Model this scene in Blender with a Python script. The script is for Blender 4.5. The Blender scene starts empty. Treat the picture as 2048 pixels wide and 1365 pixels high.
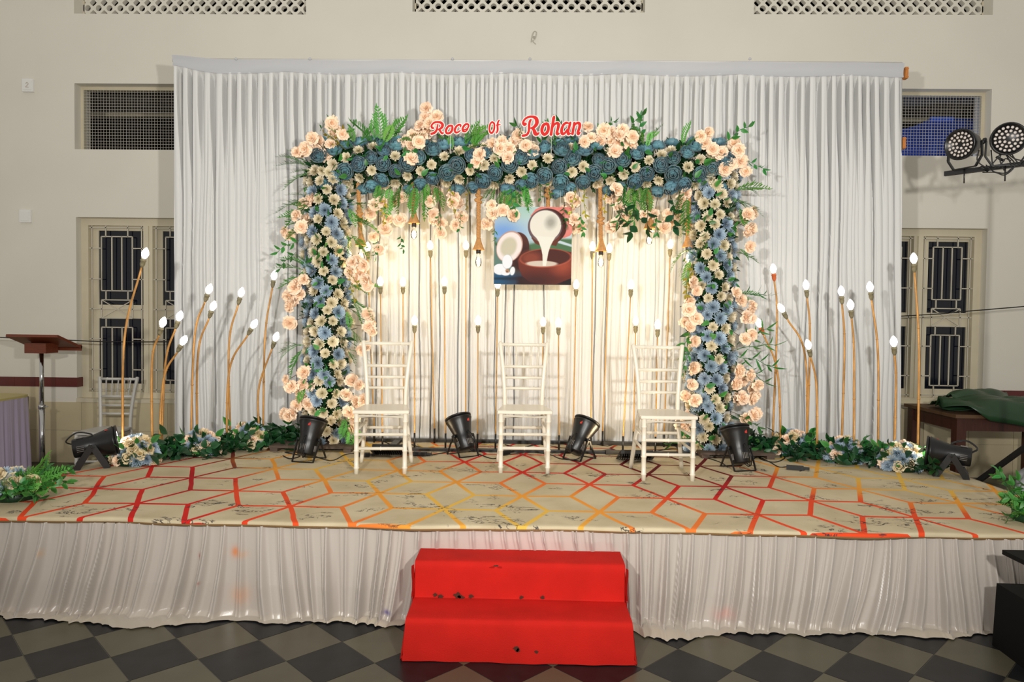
import bpy, math, random
import numpy as np
from mathutils import Vector, Matrix, Quaternion
PI = math.pi
R = math.radians
rng = random.Random(7)
nrng = np.random.default_rng(7)
sc = bpy.context.scene
C = sc.collection
# ------------------------------------------------------------------ camera
H = 1.6            # eye height
S = 0.5            # height of the stage
FPX = 1407.3
YAW, PITCH, ROLL = R(1.112), R(-1.676), R(0.713)
_f = Vector((-math.sin(YAW)*math.cos(PITCH), math.cos(YAW)*math.cos(PITCH), math.sin(PITCH)))
_r = Vector((math.cos(YAW), math.sin(YAW), 0))
_u = _r.cross(_f)
RX = _r*math.cos(ROLL) + _u*math.sin(ROLL)
UX = RX.cross(_f)
cam = bpy.data.cameras.new('camera'); camo = bpy.data.objects.new('camera', cam); C.objects.link(camo)
m = Matrix((RX, UX, -_f)).transposed().to_4x4(); m.translation = (0, 0, H)
camo.matrix_world = m
cam.sensor_width = 36; cam.lens = FPX/2048*36; cam.clip_start = 0.05
sc.camera = camo
def pt(px, py, Y=None, Z=None):
    d = _f + RX*((px-1024)/FPX) - UX*((py-682.5)/FPX)
    t = (Y/d.y) if Y is not None else ((Z-H)/d.z)
    return Vector((d.x*t, d.y*t, d.z*t+H))
# ------------------------------------------------------------------ light, world, exposure
sc.view_settings.view_transform = 'Standard'; sc.view_settings.look = 'None'
sc.view_settings.gamma = 1; sc.view_settings.use_curve_mapping = False
sc.view_settings.exposure = 0.0
sc.cycles.use_denoising = True
sc.cycles.max_bounces = 6; sc.cycles.diffuse_bounces = 3; sc.cycles.glossy_bounces = 3
sc.cycles.transparent_max_bounces = 8; sc.cycles.caustics_reflective = False; sc.cycles.caustics_refractive = False
sc.cycles.sample_clamp_indirect = 3
w = bpy.data.worlds.new('hall'); sc.world = w; w.use_nodes = True
bg = w.node_tree.nodes['Background']; bg.inputs[0].default_value = (1.0, .955, .87, 1); bg.inputs[1].default_value = 0.46
def lamp(name, kind, loc, power, col, size=.1, target=None, spot=None, blend=.5, parent=None, size_y=None):
    l = bpy.data.lights.new(name, kind); l.energy = power; l.color = col
    if kind == 'AREA':
        l.size = size
        if size_y: l.shape = 'RECTANGLE'; l.size_y = size_y
    else: l.shadow_soft_size = size
    if kind == 'SPOT': l.spot_size = spot; l.spot_blend = blend
    o = bpy.data.objects.new(name, l); C.objects.link(o); o.location = loc
    if target is not None:
        o.rotation_euler = (Vector(target)-Vector(loc)).to_track_quat('-Z', 'Y').to_euler()
    return o
# two flash heads on stands either side of the photographer
lamp('flash_head', 'SPOT', (-1.1, -.2, 2.12), 660, (1, .975, .93), .07, (-.5, 7.5, 4.3), R(130), 1.0)
lamp('flash_head', 'SPOT', (1.1, -.2, 2.12), 800, (1, .975, .93), .07, (.5, 7.5, 4.3), R(130), 1.0)
WARM = (1, .68, .30)
# ------------------------------------------------------------------ materials
def lin(c):
    return tuple(((v/255)/12.92 if v/255 <= .04045 else ((v/255+.055)/1.055)**2.4) for v in c[:3])
def M(name, rgb, rough=.6, metal=0., var=0., vscale=8., bump=0., bscale=60., spec=.5, emit=0., ecol=None, rnd=0.,
      tone=None, trans=0., sheen=0., stretch=None, coat=0.):
    mt = bpy.data.materials.new(name); mt.use_nodes = True
    nt = mt.node_tree; N = nt.nodes; L = nt.links
    b = N['Principled BSDF']
    col = (*lin(rgb), 1)
    b.inputs['Base Color'].default_value = col
    b.inputs['Roughness'].default_value = rough; b.inputs['Metallic'].default_value = metal
    b.inputs['Specular IOR Level'].default_value = spec
    if sheen: b.inputs['Sheen Weight'].default_value = sheen
    if coat: b.inputs['Coat Weight'].default_value = coat
    if trans: b.inputs['Transmission Weight'].default_value = trans
    if emit:
        b.inputs['Emission Color'].default_value = (*(ecol or lin(rgb)), 1); b.inputs['Emission Strength'].default_value = emit
    src = None
    tc = N.new('ShaderNodeTexCoord'); vec = tc.outputs['Object']
    if stretch:
        mp = N.new('ShaderNodeMapping'); mp.inputs['Scale'].default_value = stretch; L.new(vec, mp.inputs[0]); vec = mp.outputs[0]
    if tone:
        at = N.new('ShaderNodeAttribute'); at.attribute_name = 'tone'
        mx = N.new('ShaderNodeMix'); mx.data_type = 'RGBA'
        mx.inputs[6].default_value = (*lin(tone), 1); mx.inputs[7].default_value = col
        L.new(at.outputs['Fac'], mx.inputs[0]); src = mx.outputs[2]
    if var or rnd:
        hs = N.new('ShaderNodeHueSaturation')
        if src: L.new(src, hs.inputs['Color'])
        else: hs.inputs['Color'].default_value = col
        val = None
        if var:
            nz = N.new('ShaderNodeTexNoise'); nz.inputs['Scale'].default_value = vscale; nz.inputs['Detail'].default_value = 5
            L.new(vec, nz.inputs['Vector'])
            mr = N.new('ShaderNodeMapRange'); mr.inputs[1].default_value = .3; mr.inputs[2].default_value = .7
            mr.inputs[3].default_value = 1-var; mr.inputs[4].default_value = 1+var
            L.new(nz.outputs[0], mr.inputs[0]); val = mr.outputs[0]
        if rnd:
            oi = N.new('ShaderNodeObjectInfo'); mr2 = N.new('ShaderNodeMapRange')
            mr2.inputs[3].default_value = 1-rnd; mr2.inputs[4].default_value = 1+rnd
            L.new(oi.outputs['Random'], mr2.inputs[0])
            mh = N.new('ShaderNodeMapRange'); mh.inputs[3].default_value = .5-rnd*.06; mh.inputs[4].default_value = .5+rnd*.06
            m7 = N.new('ShaderNodeMath'); m7.operation = 'MULTIPLY'; m7.inputs[1].default_value = 7.31
            fr = N.new('ShaderNodeMath'); fr.operation = 'FRACT'
            L.new(oi.outputs['Random'], m7.inputs[0]); L.new(m7.outputs[0], fr.inputs[0]); L.new(fr.outputs[0], mh.inputs[0])
            L.new(mh.outputs[0], hs.inputs['Hue'])
            if val:
                mm = N.new('ShaderNodeMath'); mm.operation = 'MULTIPLY'; L.new(val, mm.inputs[0]); L.new(mr2.outputs[0], mm.inputs[1]); val = mm.outputs[0]
            else: val = mr2.outputs[0]
        L.new(val, hs.inputs['Value']); src = hs.outputs[0]
    if src: L.new(src, b.inputs['Base Color'])
    if bump:
        nb = N.new('ShaderNodeTexNoise'); nb.inputs['Scale'].default_value = bscale; nb.inputs['Detail'].default_value = 4
        L.new(vec, nb.inputs['Vector'])
        bp = N.new('ShaderNodeBump'); bp.inputs['Strength'].default_value = bump; bp.inputs['Distance'].default_value = .01
        L.new(nb.outputs[0], bp.inputs['Height']); L.new(bp.outputs[0], b.inputs['Normal'])
    return mt
MT = {}
def mk(k, *a, **kw): MT[k] = M(k, *a, **kw)
mk('wall', (219, 214, 201), .75, var=.03, vscale=1.2, bump=.08, bscale=30)
mk('wall_tile', (200, 186, 152), .35, var=.05, vscale=3, rnd=.03)
mk('maroon', (92, 30, 26), .35, var=.08, vscale=6, rnd=.06)
mk('cream_paint', (208, 198, 172), .45, var=.04, vscale=5)
mk('grille_paint', (198, 190, 172), .4)
mk('dark_glass', (9, 14, 27), .12)
mk('dark_void', (8, 8, 9), .9)
mk('grey_slab', (120, 115, 108), .8)
mk('blue_sheet', (28, 62, 150), .6, var=.15, vscale=5)
mk('blue_light', (60, 110, 235), .6)
mk('wire', (192, 186, 172), .5, metal=.3)
mk('tile_dark', (25, 26, 28), .4, spec=.35, var=.35, vscale=9, rnd=.1, bump=.05, bscale=14)
mk('tile_light', (84, 80, 63), .38, var=.10, vscale=6, rnd=.08, bump=.05, bscale=14)
mk('grout', (70, 66, 58), .8)
mk('curtain', (213, 213, 211), .62, sheen=.15, spec=.3, bump=.05, bscale=300)
mk('header', (186, 187, 190), .6, sheen=.15, spec=.3)
mk('satin', (190, 181, 171), .30, spec=.7, sheen=.2, var=.04, vscale=2.5, bump=.08, bscale=120)
mk('red_cloth', (188, 30, 22), .85, var=.10, vscale=5, bump=.25, bscale=260, spec=.15)
mk('stain', (70, 32, 16), .9)
mk('stage_wood', (70, 50, 36), .8)
mk('board', (82, 66, 54), .7, var=.25, vscale=9, stretch=(1, 6, 6))
mk('black_pipe', (18, 17, 17), .4)
mk('black_metal', (17, 17, 18), .36, var=.1, vscale=20)
mk('black_plastic', (14, 14, 14), .5)
mk('speaker_black', (11, 10, 10), .75, spec=.2)
mk('chair_white', (226, 218, 200), .35, coat=.2)
mk('chair_grey', (200, 197, 190), .4)
mk('bamboo', (196, 142, 74), .42, var=.32, vscale=28, stretch=(1, 1, .35), metal=.25)
mk('gold_rod', (188, 142, 74), .42, var=.16, vscale=12, metal=.1)
mk('socket', (126, 118, 90), .6, var=.2, vscale=60)
mk('socket_orange', (206, 98, 48), .6)
mk('bulb_on', (255, 250, 240), .3, emit=8, ecol=(1, .95, .86))
mk('bulb_warm', (255, 230, 180), .3, emit=15, ecol=(1, .82, .52))
mk('filament', (255, 220, 150), .3, emit=40, ecol=(1, .74, .38))
mk('rope', (192, 140, 84), .85, var=.2, vscale=60, bump=.4, bscale=160)
mk('leaf', (58, 132, 54), .42, rnd=.3, tone=(34, 96, 38))
mk('leaf_dark', (26, 78, 40), .45, rnd=.3, tone=(16, 52, 26))
mk('fern', (110, 176, 74), .45, rnd=.25, tone=(48, 112, 42))
mk('leaf_yellow', (200, 170, 50), .5, rnd=.3, tone=(90, 120, 40))
mk('twig', (70, 50, 34), .8)
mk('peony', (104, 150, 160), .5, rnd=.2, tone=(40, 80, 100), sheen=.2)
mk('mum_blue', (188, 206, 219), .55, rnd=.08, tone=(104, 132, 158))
mk('mum_cream', (244, 232, 208), .55, rnd=.06, tone=(214, 200, 146))
mk('peach', (255, 230, 204), .55, rnd=.04, tone=(252, 212, 174))
mk('rose_cream', (232, 216, 180), .55, rnd=.08, tone=(204, 176, 120))
mk('lectern_wood', (112, 52, 28), .4, var=.2, vscale=10, stretch=(1, 8, 8))
mk('lectern_under', (120, 84, 58), .45, var=.2, vscale=8)
mk('chrome', (200, 200, 200), .12, metal=1)
mk('stone', (96, 90, 78), .8, var=.2, vscale=30)
mk('lilac', (178, 164, 186), .4, sheen=.3, spec=.5)
mk('table_top', (190, 176, 112), .5)
mk('table_wood', (66, 30, 20), .45, var=.25, vscale=8, stretch=(6, 6, 1))
mk('table_plank', (92, 66, 42), .55, var=.2, vscale=8)
mk('banana', (32, 62, 36), .4, var=.15, vscale=5)
mk('red_print', (202, 34, 30), .5, spec=.2)
mk('white_print', (250, 240, 232), .5)
mk('white_plastic', (228, 227, 222), .4)
mk('clip_wood', (190, 118, 52), .6, var=.2, vscale=50)
mk('led_off', (205, 196, 188), .2)
mk('led_on', (255, 250, 235), .2, emit=6, ecol=(1, .9, .7))
mk('lens_on', (255, 255, 250), .2, emit=10, ecol=(1, .96, .88))
mk('cable_yellow', (206, 170, 60), .5)
mk('label_red', (190, 50, 36), .5)
mk('bag', (190, 192, 196), .4, bump=.5, bscale=20)
def glassmat():
    mt = bpy.data.materials.new('clear_glass'); mt.use_nodes = True; nt = mt.node_tree; N = nt.nodes; L = nt.links
    N.remove(N['Principled BSDF']); out = N['Material Output']
    t = N.new('ShaderNodeBsdfTransparent'); g = N.new('ShaderNodeBsdfGlossy'); g.inputs['Roughness'].default_value = .03
    fz = N.new('ShaderNodeLayerWeight'); fz.inputs[0].default_value = .25
    mx = N.new('ShaderNodeMixShader'); L.new(fz.outputs['Fresnel'], mx.inputs[0]); L.new(t.outputs[0], mx.inputs[1]); L.new(g.outputs[0], mx.inputs[2])
    L.new(mx.outputs[0], out.inputs[0]); MT['glass'] = mt
glassmat()
MT['satin_paint'] = M('satin_paint', (190, 181, 171), .30, spec=.75, sheen=.2, bump=.06, bscale=120)
_n = MT['satin_paint'].node_tree; _a = _n.nodes.new('ShaderNodeAttribute'); _a.attribute_name = 'paint'; _n.links.new(_a.outputs['Color'], _n.nodes['Principled BSDF'].inputs['Base Color'])
# ------------------------------------------------------------------ mesh builder
class MB:
    def __init__(s): s.v = []; s.f = []; s.m = []; s.t = []; s.sm = []
    def add(s, vs, fs, mi=0, tone=None, smooth=False):
        b = len(s.v); s.v += [tuple(x) for x in vs]; s.f += [tuple(i+b for i in q) for q in fs]
        s.m += [mi]*len(fs); s.sm += [smooth]*len(fs)
        s.t += (list(tone) if tone is not None else [1.]*len(vs)); return s
    def box(s, c, d, mi=0, mat=None, taper=None):
        x, y, z = d[0]/2, d[1]/2, d[2]/2
        vs = [Vector((a*x, b*y, e*z)) for e in (-1, 1) for b in (-1, 1) for a in (-1, 1)]
        if taper:
            for v in vs[4:]: v.x *= taper[0]; v.y *= taper[1]
        if mat is not None: vs = [mat @ v for v in vs]
        c = Vector(c); vs = [v+c for v in vs]
        return s.add(vs, [(0, 2, 3, 1), (4, 5, 7, 6), (0, 1, 5, 4), (2, 6, 7, 3), (0, 4, 6, 2), (1, 3, 7, 5)], mi)
    def bx(s, x0, x1, y0, y1, z0, z1, mi=0):
        return s.box(((x0+x1)/2, (y0+y1)/2, (z0+z1)/2), (x1-x0, y1-y0, z1-z0), mi)
    def bar(s, a, b, w, h=None, mi=0, up=(0, 0, 1)):
        a = Vector(a); b = Vector(b); h = h or w; z = (b-a); L = z.length
        if L < 1e-6: return s
        z = z/L; u = Vector(up)
        if abs(z.dot(u)) > .99: u = Vector((0, 1, 0))
        x = z.cross(u).normalized(); y = x.cross(z)
        mat = Matrix((x, y, z)).transposed()
        return s.box((a+b)/2, (w, h, L), mi, mat)
    def tube(s, pts, r, n=8, mi=0, closed=False, cap=True, smooth=True, tones=None):
        pts = [Vector(p) for p in pts]; k = len(pts)
        rs = r if isinstance(r, (list, tuple)) else [r]*k
        vs = []; ref = Vector((0, 0, 1))
        prevx = None
        for i, p in enumerate(pts):
            if closed: t = pts[(i+1) % k]-pts[i-1]
            else: t = pts[min(i+1, k-1)]-pts[max(i-1, 0)]
            t = t.normalized() if t.length > 1e-9 else Vector((0, 0, 1))
            if prevx is None:
                rf = ref if abs(t.dot(ref)) < .9 else Vector((1, 0, 0))
                x = t.cross(rf).normalized()
            else:
                x = (prevx - t*prevx.dot(t)); x = x.normalized() if x.length > 1e-6 else t.orthogonal().normalized()
            prevx = x; y = t.cross(x)
            for j in range(n):
                a = 2*PI*j/n; vs.append(p + (x*math.cos(a)+y*math.sin(a))*rs[i])
        fs = []
        for i in range(k if closed else k-1):
            i2 = (i+1) % k
            for j in range(n):
                j2 = (j+1) % n; fs.append((i*n+j, i*n+j2, i2*n+j2, i2*n+j))
        if cap and not closed: fs.append(tuple(range(n))[::-1]); fs.append(tuple((k-1)*n+j for j in range(n)))
        return s.add(vs, fs, mi, tones, smooth)
    def lathe(s, prof, n=16, mi=0, mat=None, smooth=True, c=(0, 0, 0)):
        vs = []; c = Vector(c)
        for r, z in prof:
            for j in range(n):
                a = 2*PI*j/n; v = Vector((math.cos(a)*r, math.sin(a)*r, z))
                if mat is not None: v = mat @ v
                vs.append(v+c)
        fs = []
        for i in range(len(prof)-1):
            for j in range(n):
                j2 = (j+1) % n; fs.append((i*n+j, i*n+j2, (i+1)*n+j2, (i+1)*n+j))
        if prof[0][0] > 1e-5: fs.append(tuple(range(n))[::-1])
        if prof[-1][0] > 1e-5: fs.append(tuple((len(prof)-1)*n+j for j in range(n)))
        return s.add(vs, fs, mi, None, smooth)
    def mesh(s, name, mats):
        me = bpy.data.meshes.new(name); me.from_pydata([tuple(v) for v in s.v], [], s.f)
        for k in (mats if isinstance(mats, (list, tuple)) else [mats]): me.materials.append(MT[k])
        me.polygons.foreach_set('material_index', s.m); me.polygons.foreach_set('use_smooth', s.sm)
        if any(t != 1. for t in s.t):
            at = me.attributes.new('tone', 'FLOAT', 'POINT'); at.data.foreach_set('value', s.t)
        me.update(); return me
    def build(s, name, mats, parent=None, loc=None):
        o = bpy.data.objects.new(name, s.mesh(name, mats)); C.objects.link(o)
        if parent is not None: o.parent = parent
        if loc is not None: o.location = loc
        return o
def grid_mesh(name, X, Y, Z, mats, parent=None, smooth=True, flip=False, attr=None, kind=None):
    """X,Y,Z 2-d arrays -> one quad sheet"""
    n, k = X.shape
    me = bpy.data.meshes.new(name)
    v = np.stack([X, Y, Z], -1).reshape(-1, 3).astype(np.float32)
    idx = np.arange(n*k).reshape(n, k)
    q = np.stack([idx[:-1, :-1], idx[:-1, 1:], idx[1:, 1:], idx[1:, :-1]], -1).reshape(-1, 4)
    if flip: q = q[:, ::-1]
    me.vertices.add(len(v)); me.vertices.foreach_set('co', v.ravel())
    me.loops.add(q.size); me.loops.foreach_set('vertex_index', q.ravel().astype(np.int32))
    me.polygons.add(len(q)); me.polygons.foreach_set('loop_start', np.arange(0, q.size, 4, dtype=np.int32))
    me.polygons.foreach_set('use_smooth', np.full(len(q), smooth))
    me.update(calc_edges=True)
    for kx in (mats if isinstance(mats, (list, tuple)) else [mats]): me.materials.append(MT[kx])
    if attr is not None:
        at = me.color_attributes.new('paint', 'FLOAT_COLOR', 'POINT')
        at.data.foreach_set('color', attr.reshape(-1).astype(np.float32))
    o = bpy.data.objects.new(name, me); C.objects.link(o)
    if parent is not None: o.parent = parent
    return o
def tag(o, label=None, cat=None, group=None, kind=None):
    if label: o['label'] = label
    if cat: o['category'] = cat
    if group: o['group'] = group
    if kind: o['kind'] = kind
    return o
def thing(name, label, cat, loc=(0, 0, 0), rz=0, group=None):
    o = bpy.data.objects.new(name, None); C.objects.link(o); o.location = loc; o.rotation_euler = (0, 0, rz)
    o.empty_display_size = .1
    return tag(o, label, cat, group)
def inst(mesh, name, parent, loc, rot=None, scale=1.):
    o = bpy.data.objects.new(name, mesh); C.objects.link(o); o.parent = parent
    o.location = Vector(loc)-parent.location if parent is not None else loc
    if rot is not None: o.rotation_mode = 'QUATERNION'; o.rotation_quaternion = rot
    o.scale = (scale,)*3 if not isinstance(scale, (tuple, list)) else scale
    return o
def face(d, roll=0.):
    """quaternion turning +Z to d, spun by roll"""
    return Vector(d).to_track_quat('Z', 'Y') @ Quaternion((0, 0, 1), roll)
def crom(pts, n=6):
    P = [Vector(p) for p in pts]; P = [P[0]*2-P[1]]+P+[P[-1]*2-P[-2]]; out = []
    for i in range(1, len(P)-2):
        for j in range(n):
            t = j/n; a, b, c, d = P[i-1:i+3]
            out.append(.5*((2*b)+(c-a)*t+(2*a-5*b+4*c-d)*t*t+(3*b-a-3*c+d)*t**3))
    out.append(P[-2]); return out
ORD = 'first second third fourth fifth sixth seventh eighth ninth tenth eleventh twelfth thirteenth fourteenth fifteenth sixteenth seventeenth eighteenth'.split()
# ================================================================== SETTING
WY = 7.5
def wall_with_holes(x0, x1, z0, z1, y0, y1, holes):
    xs = sorted({x0, x1, *[h[0] for h in holes], *[h[1] for h in holes]}); zs = sorted({z0, z1, *[h[2] for h in holes], *[h[3] for h in holes]})
    mb = MB()
    for i in range(len(xs)-1):
        for j in range(len(zs)-1):
            cx, cz = (xs[i]+xs[i+1])/2, (zs[j]+zs[j+1])/2
            if any(h[0] < cx < h[1] and h[2] < cz < h[3] for h in holes): continue
            mb.bx(xs[i], xs[i+1], y0, y1, zs[j], zs[j+1])
    return mb
def WX(px, py): return pt(px, py, Y=WY).x
def WZ(px, py): return pt(px, py, Y=WY).z
WIN = {'l': (WX(153, 620), -3.38, WZ(153, 799), WZ(200, 435)), 'r': (3.50, WX(1972, 560), WZ(1880, 812), WZ(1900, 457))}
VEN = {'l': (WX(149, 230), -3.38, WZ(200, 299), WZ(200, 167)), 'r': (3.40, WX(1982, 240), WZ(1880, 312), WZ(1900, 178))}
JAL = [(WX(148, 15), WX(612, 15), WZ(380, 28), WZ(380, 28)+.49), (WX(825, 12), WX(1290, 12), WZ(1050, 24), WZ(1050, 24)+.49), (WX(1508, 15), WX(1986, 15), WZ(1750, 29), WZ(1750, 29)+.49)]
holes = [WIN['l'], WIN['r'], VEN['l'], VEN['r'], *JAL]
wall = wall_with_holes(-7.2, 7.2, 0, 6.2, WY, WY+.28, holes).build('wall_back', 'wall'); tag(wall, 'cream plastered hall wall behind the stage', kind='structure')
# wainscot tiles standing 8 mm proud
tm = MB().bx(0, .466, -.008, 0, 0, .466, 0).mesh('tile', 'wall_tile')
for (xa, n) in ((-6.2, 7), (3.28, 8)):
    for i in range(n):
        for j in range(2):
            x = xa + i*.47; z = -.118 + j*.47
            top = (WIN['l'] if xa < 0 else WIN['r'])[2]-.03
            o = bpy.data.objects.new('tile', tm); C.objects.link(o); o.parent = wall
            wl = WIN['l'] if xa < 0 else WIN['r']
            o.location = (x, WY, z)
            if j == 1:
                under = (x+.466 > wl[0] and x < wl[1]); o.scale = (1, 1, ((top if under else .82)-z)/.468)
            else: o.location.z = 0; o.scale = (1, 1, .35/.466)
# maroon band, tiles too
for k, (xa, xb, za, zb) in enumerate(((-6.2, WIN['l'][0], .822, .923), (WIN['r'][1], 6.6, .822, .926))):
    tr = MB().bx(xa, xb, WY-.006, WY, za, zb).build('trim_%d' % (k+1), 'grout'); tag(tr, kind='structure')
    n = round((xb-xa)/.235)
    for i in range(n):
        MB().bx(xa+(xb-xa)*i/n+.001, xa+(xb-xa)*(i+1)/n-.001, WY-.012, WY-.006, za, zb).build('tile', 'maroon', tr)
    # the band returns into the window reveal
    xr = WIN['l'][0] if k == 0 else WIN['r'][1]
    MB().bx(xr-(0 if k == 0 else .01), xr+(.01 if k == 0 else 0), WY-.012, WY+.11, za, zb).build('tile', 'maroon', tr)
# corridor behind the wall, its darkness put into the near-black colour
cor = MB().bx(-7.2, 7.2, WY+1.8, WY+1.9, 0, 6.2).bx(-7.2, 7.2, WY+.28, WY+1.9, 6.15, 6.25).bx(-7.3, -7.2, WY, WY+1.9, 0, 6.2).bx(7.2, 7.3, WY, WY+1.9, 0, 6.2).build('wall_far', 'dark_void'); tag(cor, kind='structure')
sl = MB().bx(-7.2, 7.2, WY+.28, 9.05, 4.21, 4.33).bx(-7.2, 7.2, 9.05, 9.1, 4.17, 4.33, 1).build('ceiling', ['grey_slab', 'cream_paint']); tag(sl, kind='structure')
def blue():
    a = MB(); pts = [pt(x, y, Y=WY+.9) for x, y in ((1700, 330), (1700, 264), (1812, 257), (1835, 250), (1862, 236), (2010, 236), (2010, 330))]
    v = pts+[q+Vector((0, .03, 0)) for q in pts]; n = len(pts)
    a.add(v, [tuple(range(n)), tuple(range(2*n-1, n-1, -1))]+[(i, (i+1) % n, n+(i+1) % n, n+i) for i in range(n)])
    pa, pb = pt(1860, 243, Y=WY+.88), pt(1906, 235, Y=WY+.88); a.bx(pa.x, pb.x, WY+.86, WY+.89, pa.z, pb.z, 1)
    o = a.build('tarpaulin', ['blue_sheet', 'blue_light']); tag(o, 'blue plastic sheet seen through the wire vent above the banana leaf table', 'tarpaulin')
    lamp('dusk_glow', 'POINT', (4.3, WY+.5, 3.1), 7, (.45, .6, 1), .1)
blue()
# windows
def lower_window(name, w, mirror, label):
    x0, x1, z0, z1 = w; W = x1-x0; fy = WY+.09
    root = MB().bx(x0, x1, WY+.2, WY+.205, z0, z1).build(name, 'dark_glass'); tag(root, label, kind='structure')
    fr = MB(); t = .075
    for a in ((x0, x0+t, z0, z1), (x1-t, x1, z0, z1), (x0+t, x1-t, z1-t, z1), (x0+t, x1-t, z0, z0+t)): fr.bx(a[0], a[1], fy, fy+.1, a[2], a[3])
    fr.build('window_frame', 'cream_paint', root)
    xm = (x0+x1)/2
    MB().bx(xm-.05, xm+.05, fy-.005, fy+.1, z0+t, z1-t).bx(xm-.012, xm+.012, fy-.02, fy-.005, z0+t, z1-t).build('mullion', 'cream_paint', root)
    MB().bx(x0-.0, x1+.0, WY-.012, WY+.09, z0-.03, z0+.012).build('window_sill', 'cream_paint', root)
    for s in (0, 1):
        a, b = (x0+t, xm-.05) if s == 0 else (xm+.05, x1-t)
        ca = MB(); sw = .085
        ca.bx(a, a+sw, fy+.05, fy+.09, z0+t, z1-t).bx(b-.03, b, fy+.05, fy+.09, z0+t, z1-t)
        ca.bx(a+sw, b-.03, fy+.05, fy+.09, z1-t-.05, z1-t).bx(a+sw, b-.03, fy+.05, fy+.09, z0+t, z0+t+.09)
        zm = z0+t+(z1-z0-2*t)*.485
        ca.bx(a+sw, b-.03, fy+.05, fy+.09, zm-.075, zm+.075)
        ca.build('casement', 'cream_paint', root)
        for (za, zb) in ((z0+t+.09, zm-.075), (zm+.075, z1-t-.05)):
            MB().bx(a+sw, b-.03, fy+.066, fy+.07, za, zb).build('pane', 'dark_glass', root)
        # grille, measured on the photograph: u 0..1 across, v 0..1 down
        g = MB(); gw = b-a; gh = z1-z0-2*t; zt = z1-t; yy = fy+.02; r = .011
        def U(u): return a+gw*u
        def V(v): return zt-gh*v
        def l(u0, v0, u1, v1, rr=r): g.bar((U(u0), yy, V(v0)), (U(u1), yy, V(v1)), rr, rr, up=(0, 1, 0))
        for u in (.05, .95): l(u, .0, u, 1)
        l(0, .012, 1, .012); l(0, .985, 1, .985); l(0, .5, 1, .5)
        for (va, vb) in ((.065, .39), (.61, .925)):
            l(.22, va, .78, va); l(.22, vb, .78, vb)
            for u in (.22, .41, .59, .78): l(u, va, u, vb)
        for u in (.3, .7):
            l(u, 0, u, .065); l(u, .39, u, .445); l(u, .555, u, .61); l(u, .925, u, 1)
        l(.22, .445, .78, .445); l(.22, .555, .78, .555); l(.22, .445, .22, .555); l(.78, .445, .78, .555)
        l(.22, .445, .78, .555, .008); l(.22, .555, .78, .445, .008)
        for v in (.135, .32, .68, .865): l(0, v, .22, v); l(.78, v, 1, v)
        g.build('grille', 'grille_paint', root)
lower_window('window_1', WIN['l'], 0, 'tall casement window with geometric grille behind the small white chair')
lower_window('window_2', WIN['r'], 1, 'tall casement window with geometric grille behind the banana leaf table')
def vent(name, w, label):
    x0, x1, z0, z1 = w; root = MB(); t = .035; fy = WY+.11
    for a in ((x0, x0+t, z0, z1-t), (x1-t, x1, z0, z1-t), (x0, x1, z1-t, z1), (x0+t, x1-t, z0, z0+.006)): root.bx(a[0], a[1], fy, fy+.03, a[2], a[3])
    root = root.build(name, 'cream_paint'); tag(root, label, kind='structure')
    g = MB(); x = x0+t
    while x < x1-t: g.box((x, fy-.004, (z0+z1-t)/2), (.0032, .0032, z1-z0-t)); x += .031
    z = z0+.02
    while z < z1-t: g.box(((x0+x1)/2, fy-.008, z), (x1-x0-2*t, .0032, .0032)); z += .031
    tag(g.build('wire_mesh', 'wire', root), kind='stuff')
vent('window_3', VEN['l'], 'wire mesh vent over the window by the lectern')
vent('window_4', VEN['r'], 'wire mesh vent with blue light behind the stage lamps')
# pierced concrete screens: SDF of circles and diamonds, contoured
def sdf_mesh(fn, x0, x1, y0, y1, res, to3, depthv, mb, mi=0, sides=True):
    """fill where fn<0; to3(x,y)->Vector ; marching squares with interpolated edges"""
    nx = int(math.ceil((x1-x0)/res)); ny = int(math.ceil((y1-y0)/res))
    xs = np.linspace(x0, x1, nx+1); ys = np.linspace(y0, y1, ny+1)
    F = fn(*np.meshgrid(xs, ys, indexing='ij'))
    F[0, :] = np.maximum(F[0, :], 1e-4) if sides == 'closed' else F[0, :]
    vid = {}; V = []
    def vert(key, x, y):
        if key not in vid: vid[key] = len(V); V.append((x, y))
        return vid[key]
    faces = []; border = {}
    for i in range(nx):
        for j in range(ny):
            cs = [(i, j), (i+1, j), (i+1, j+1), (i, j+1)]
            val = [F[c] for c in cs]
            if min(val) >= 0: continue
            poly = []
            for k in range(4):
                a, b = cs[k], cs[(k+1) % 4]; va, vb = val[k], val[(k+1) % 4]
                if va < 0: poly.append(vert(a, xs[a[0]], ys[a[1]]))
                if (va < 0) != (vb < 0):
                    t = va/(va-vb); key = (min(a, b), max(a, b))
                    poly.append(vert(key, xs[a[0]]+(xs[b[0]]-xs[a[0]])*t, ys[a[1]]+(ys[b[1]]-ys[a[1]])*t))
            if len(poly) >= 3: faces.append(tuple(poly))
    for f in faces:
        for k in range(len(f)):
            e = (f[k], f[(k+1) % len(f)])
            if (e[1], e[0]) in border: del border[(e[1], e[0])]
            else: border[e] = 1
    n = len(V); dv = Vector(depthv)
    v3 = [to3(*p) for p in V]; v3 += [p+dv for p in v3]
    fs = faces + [tuple(i+n for i in f[::-1]) for f in faces] + [(a, b, b+n, a+n)[::-1] for a, b in border]
    mb.add(v3, fs, mi)
P_ = .1195
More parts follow.
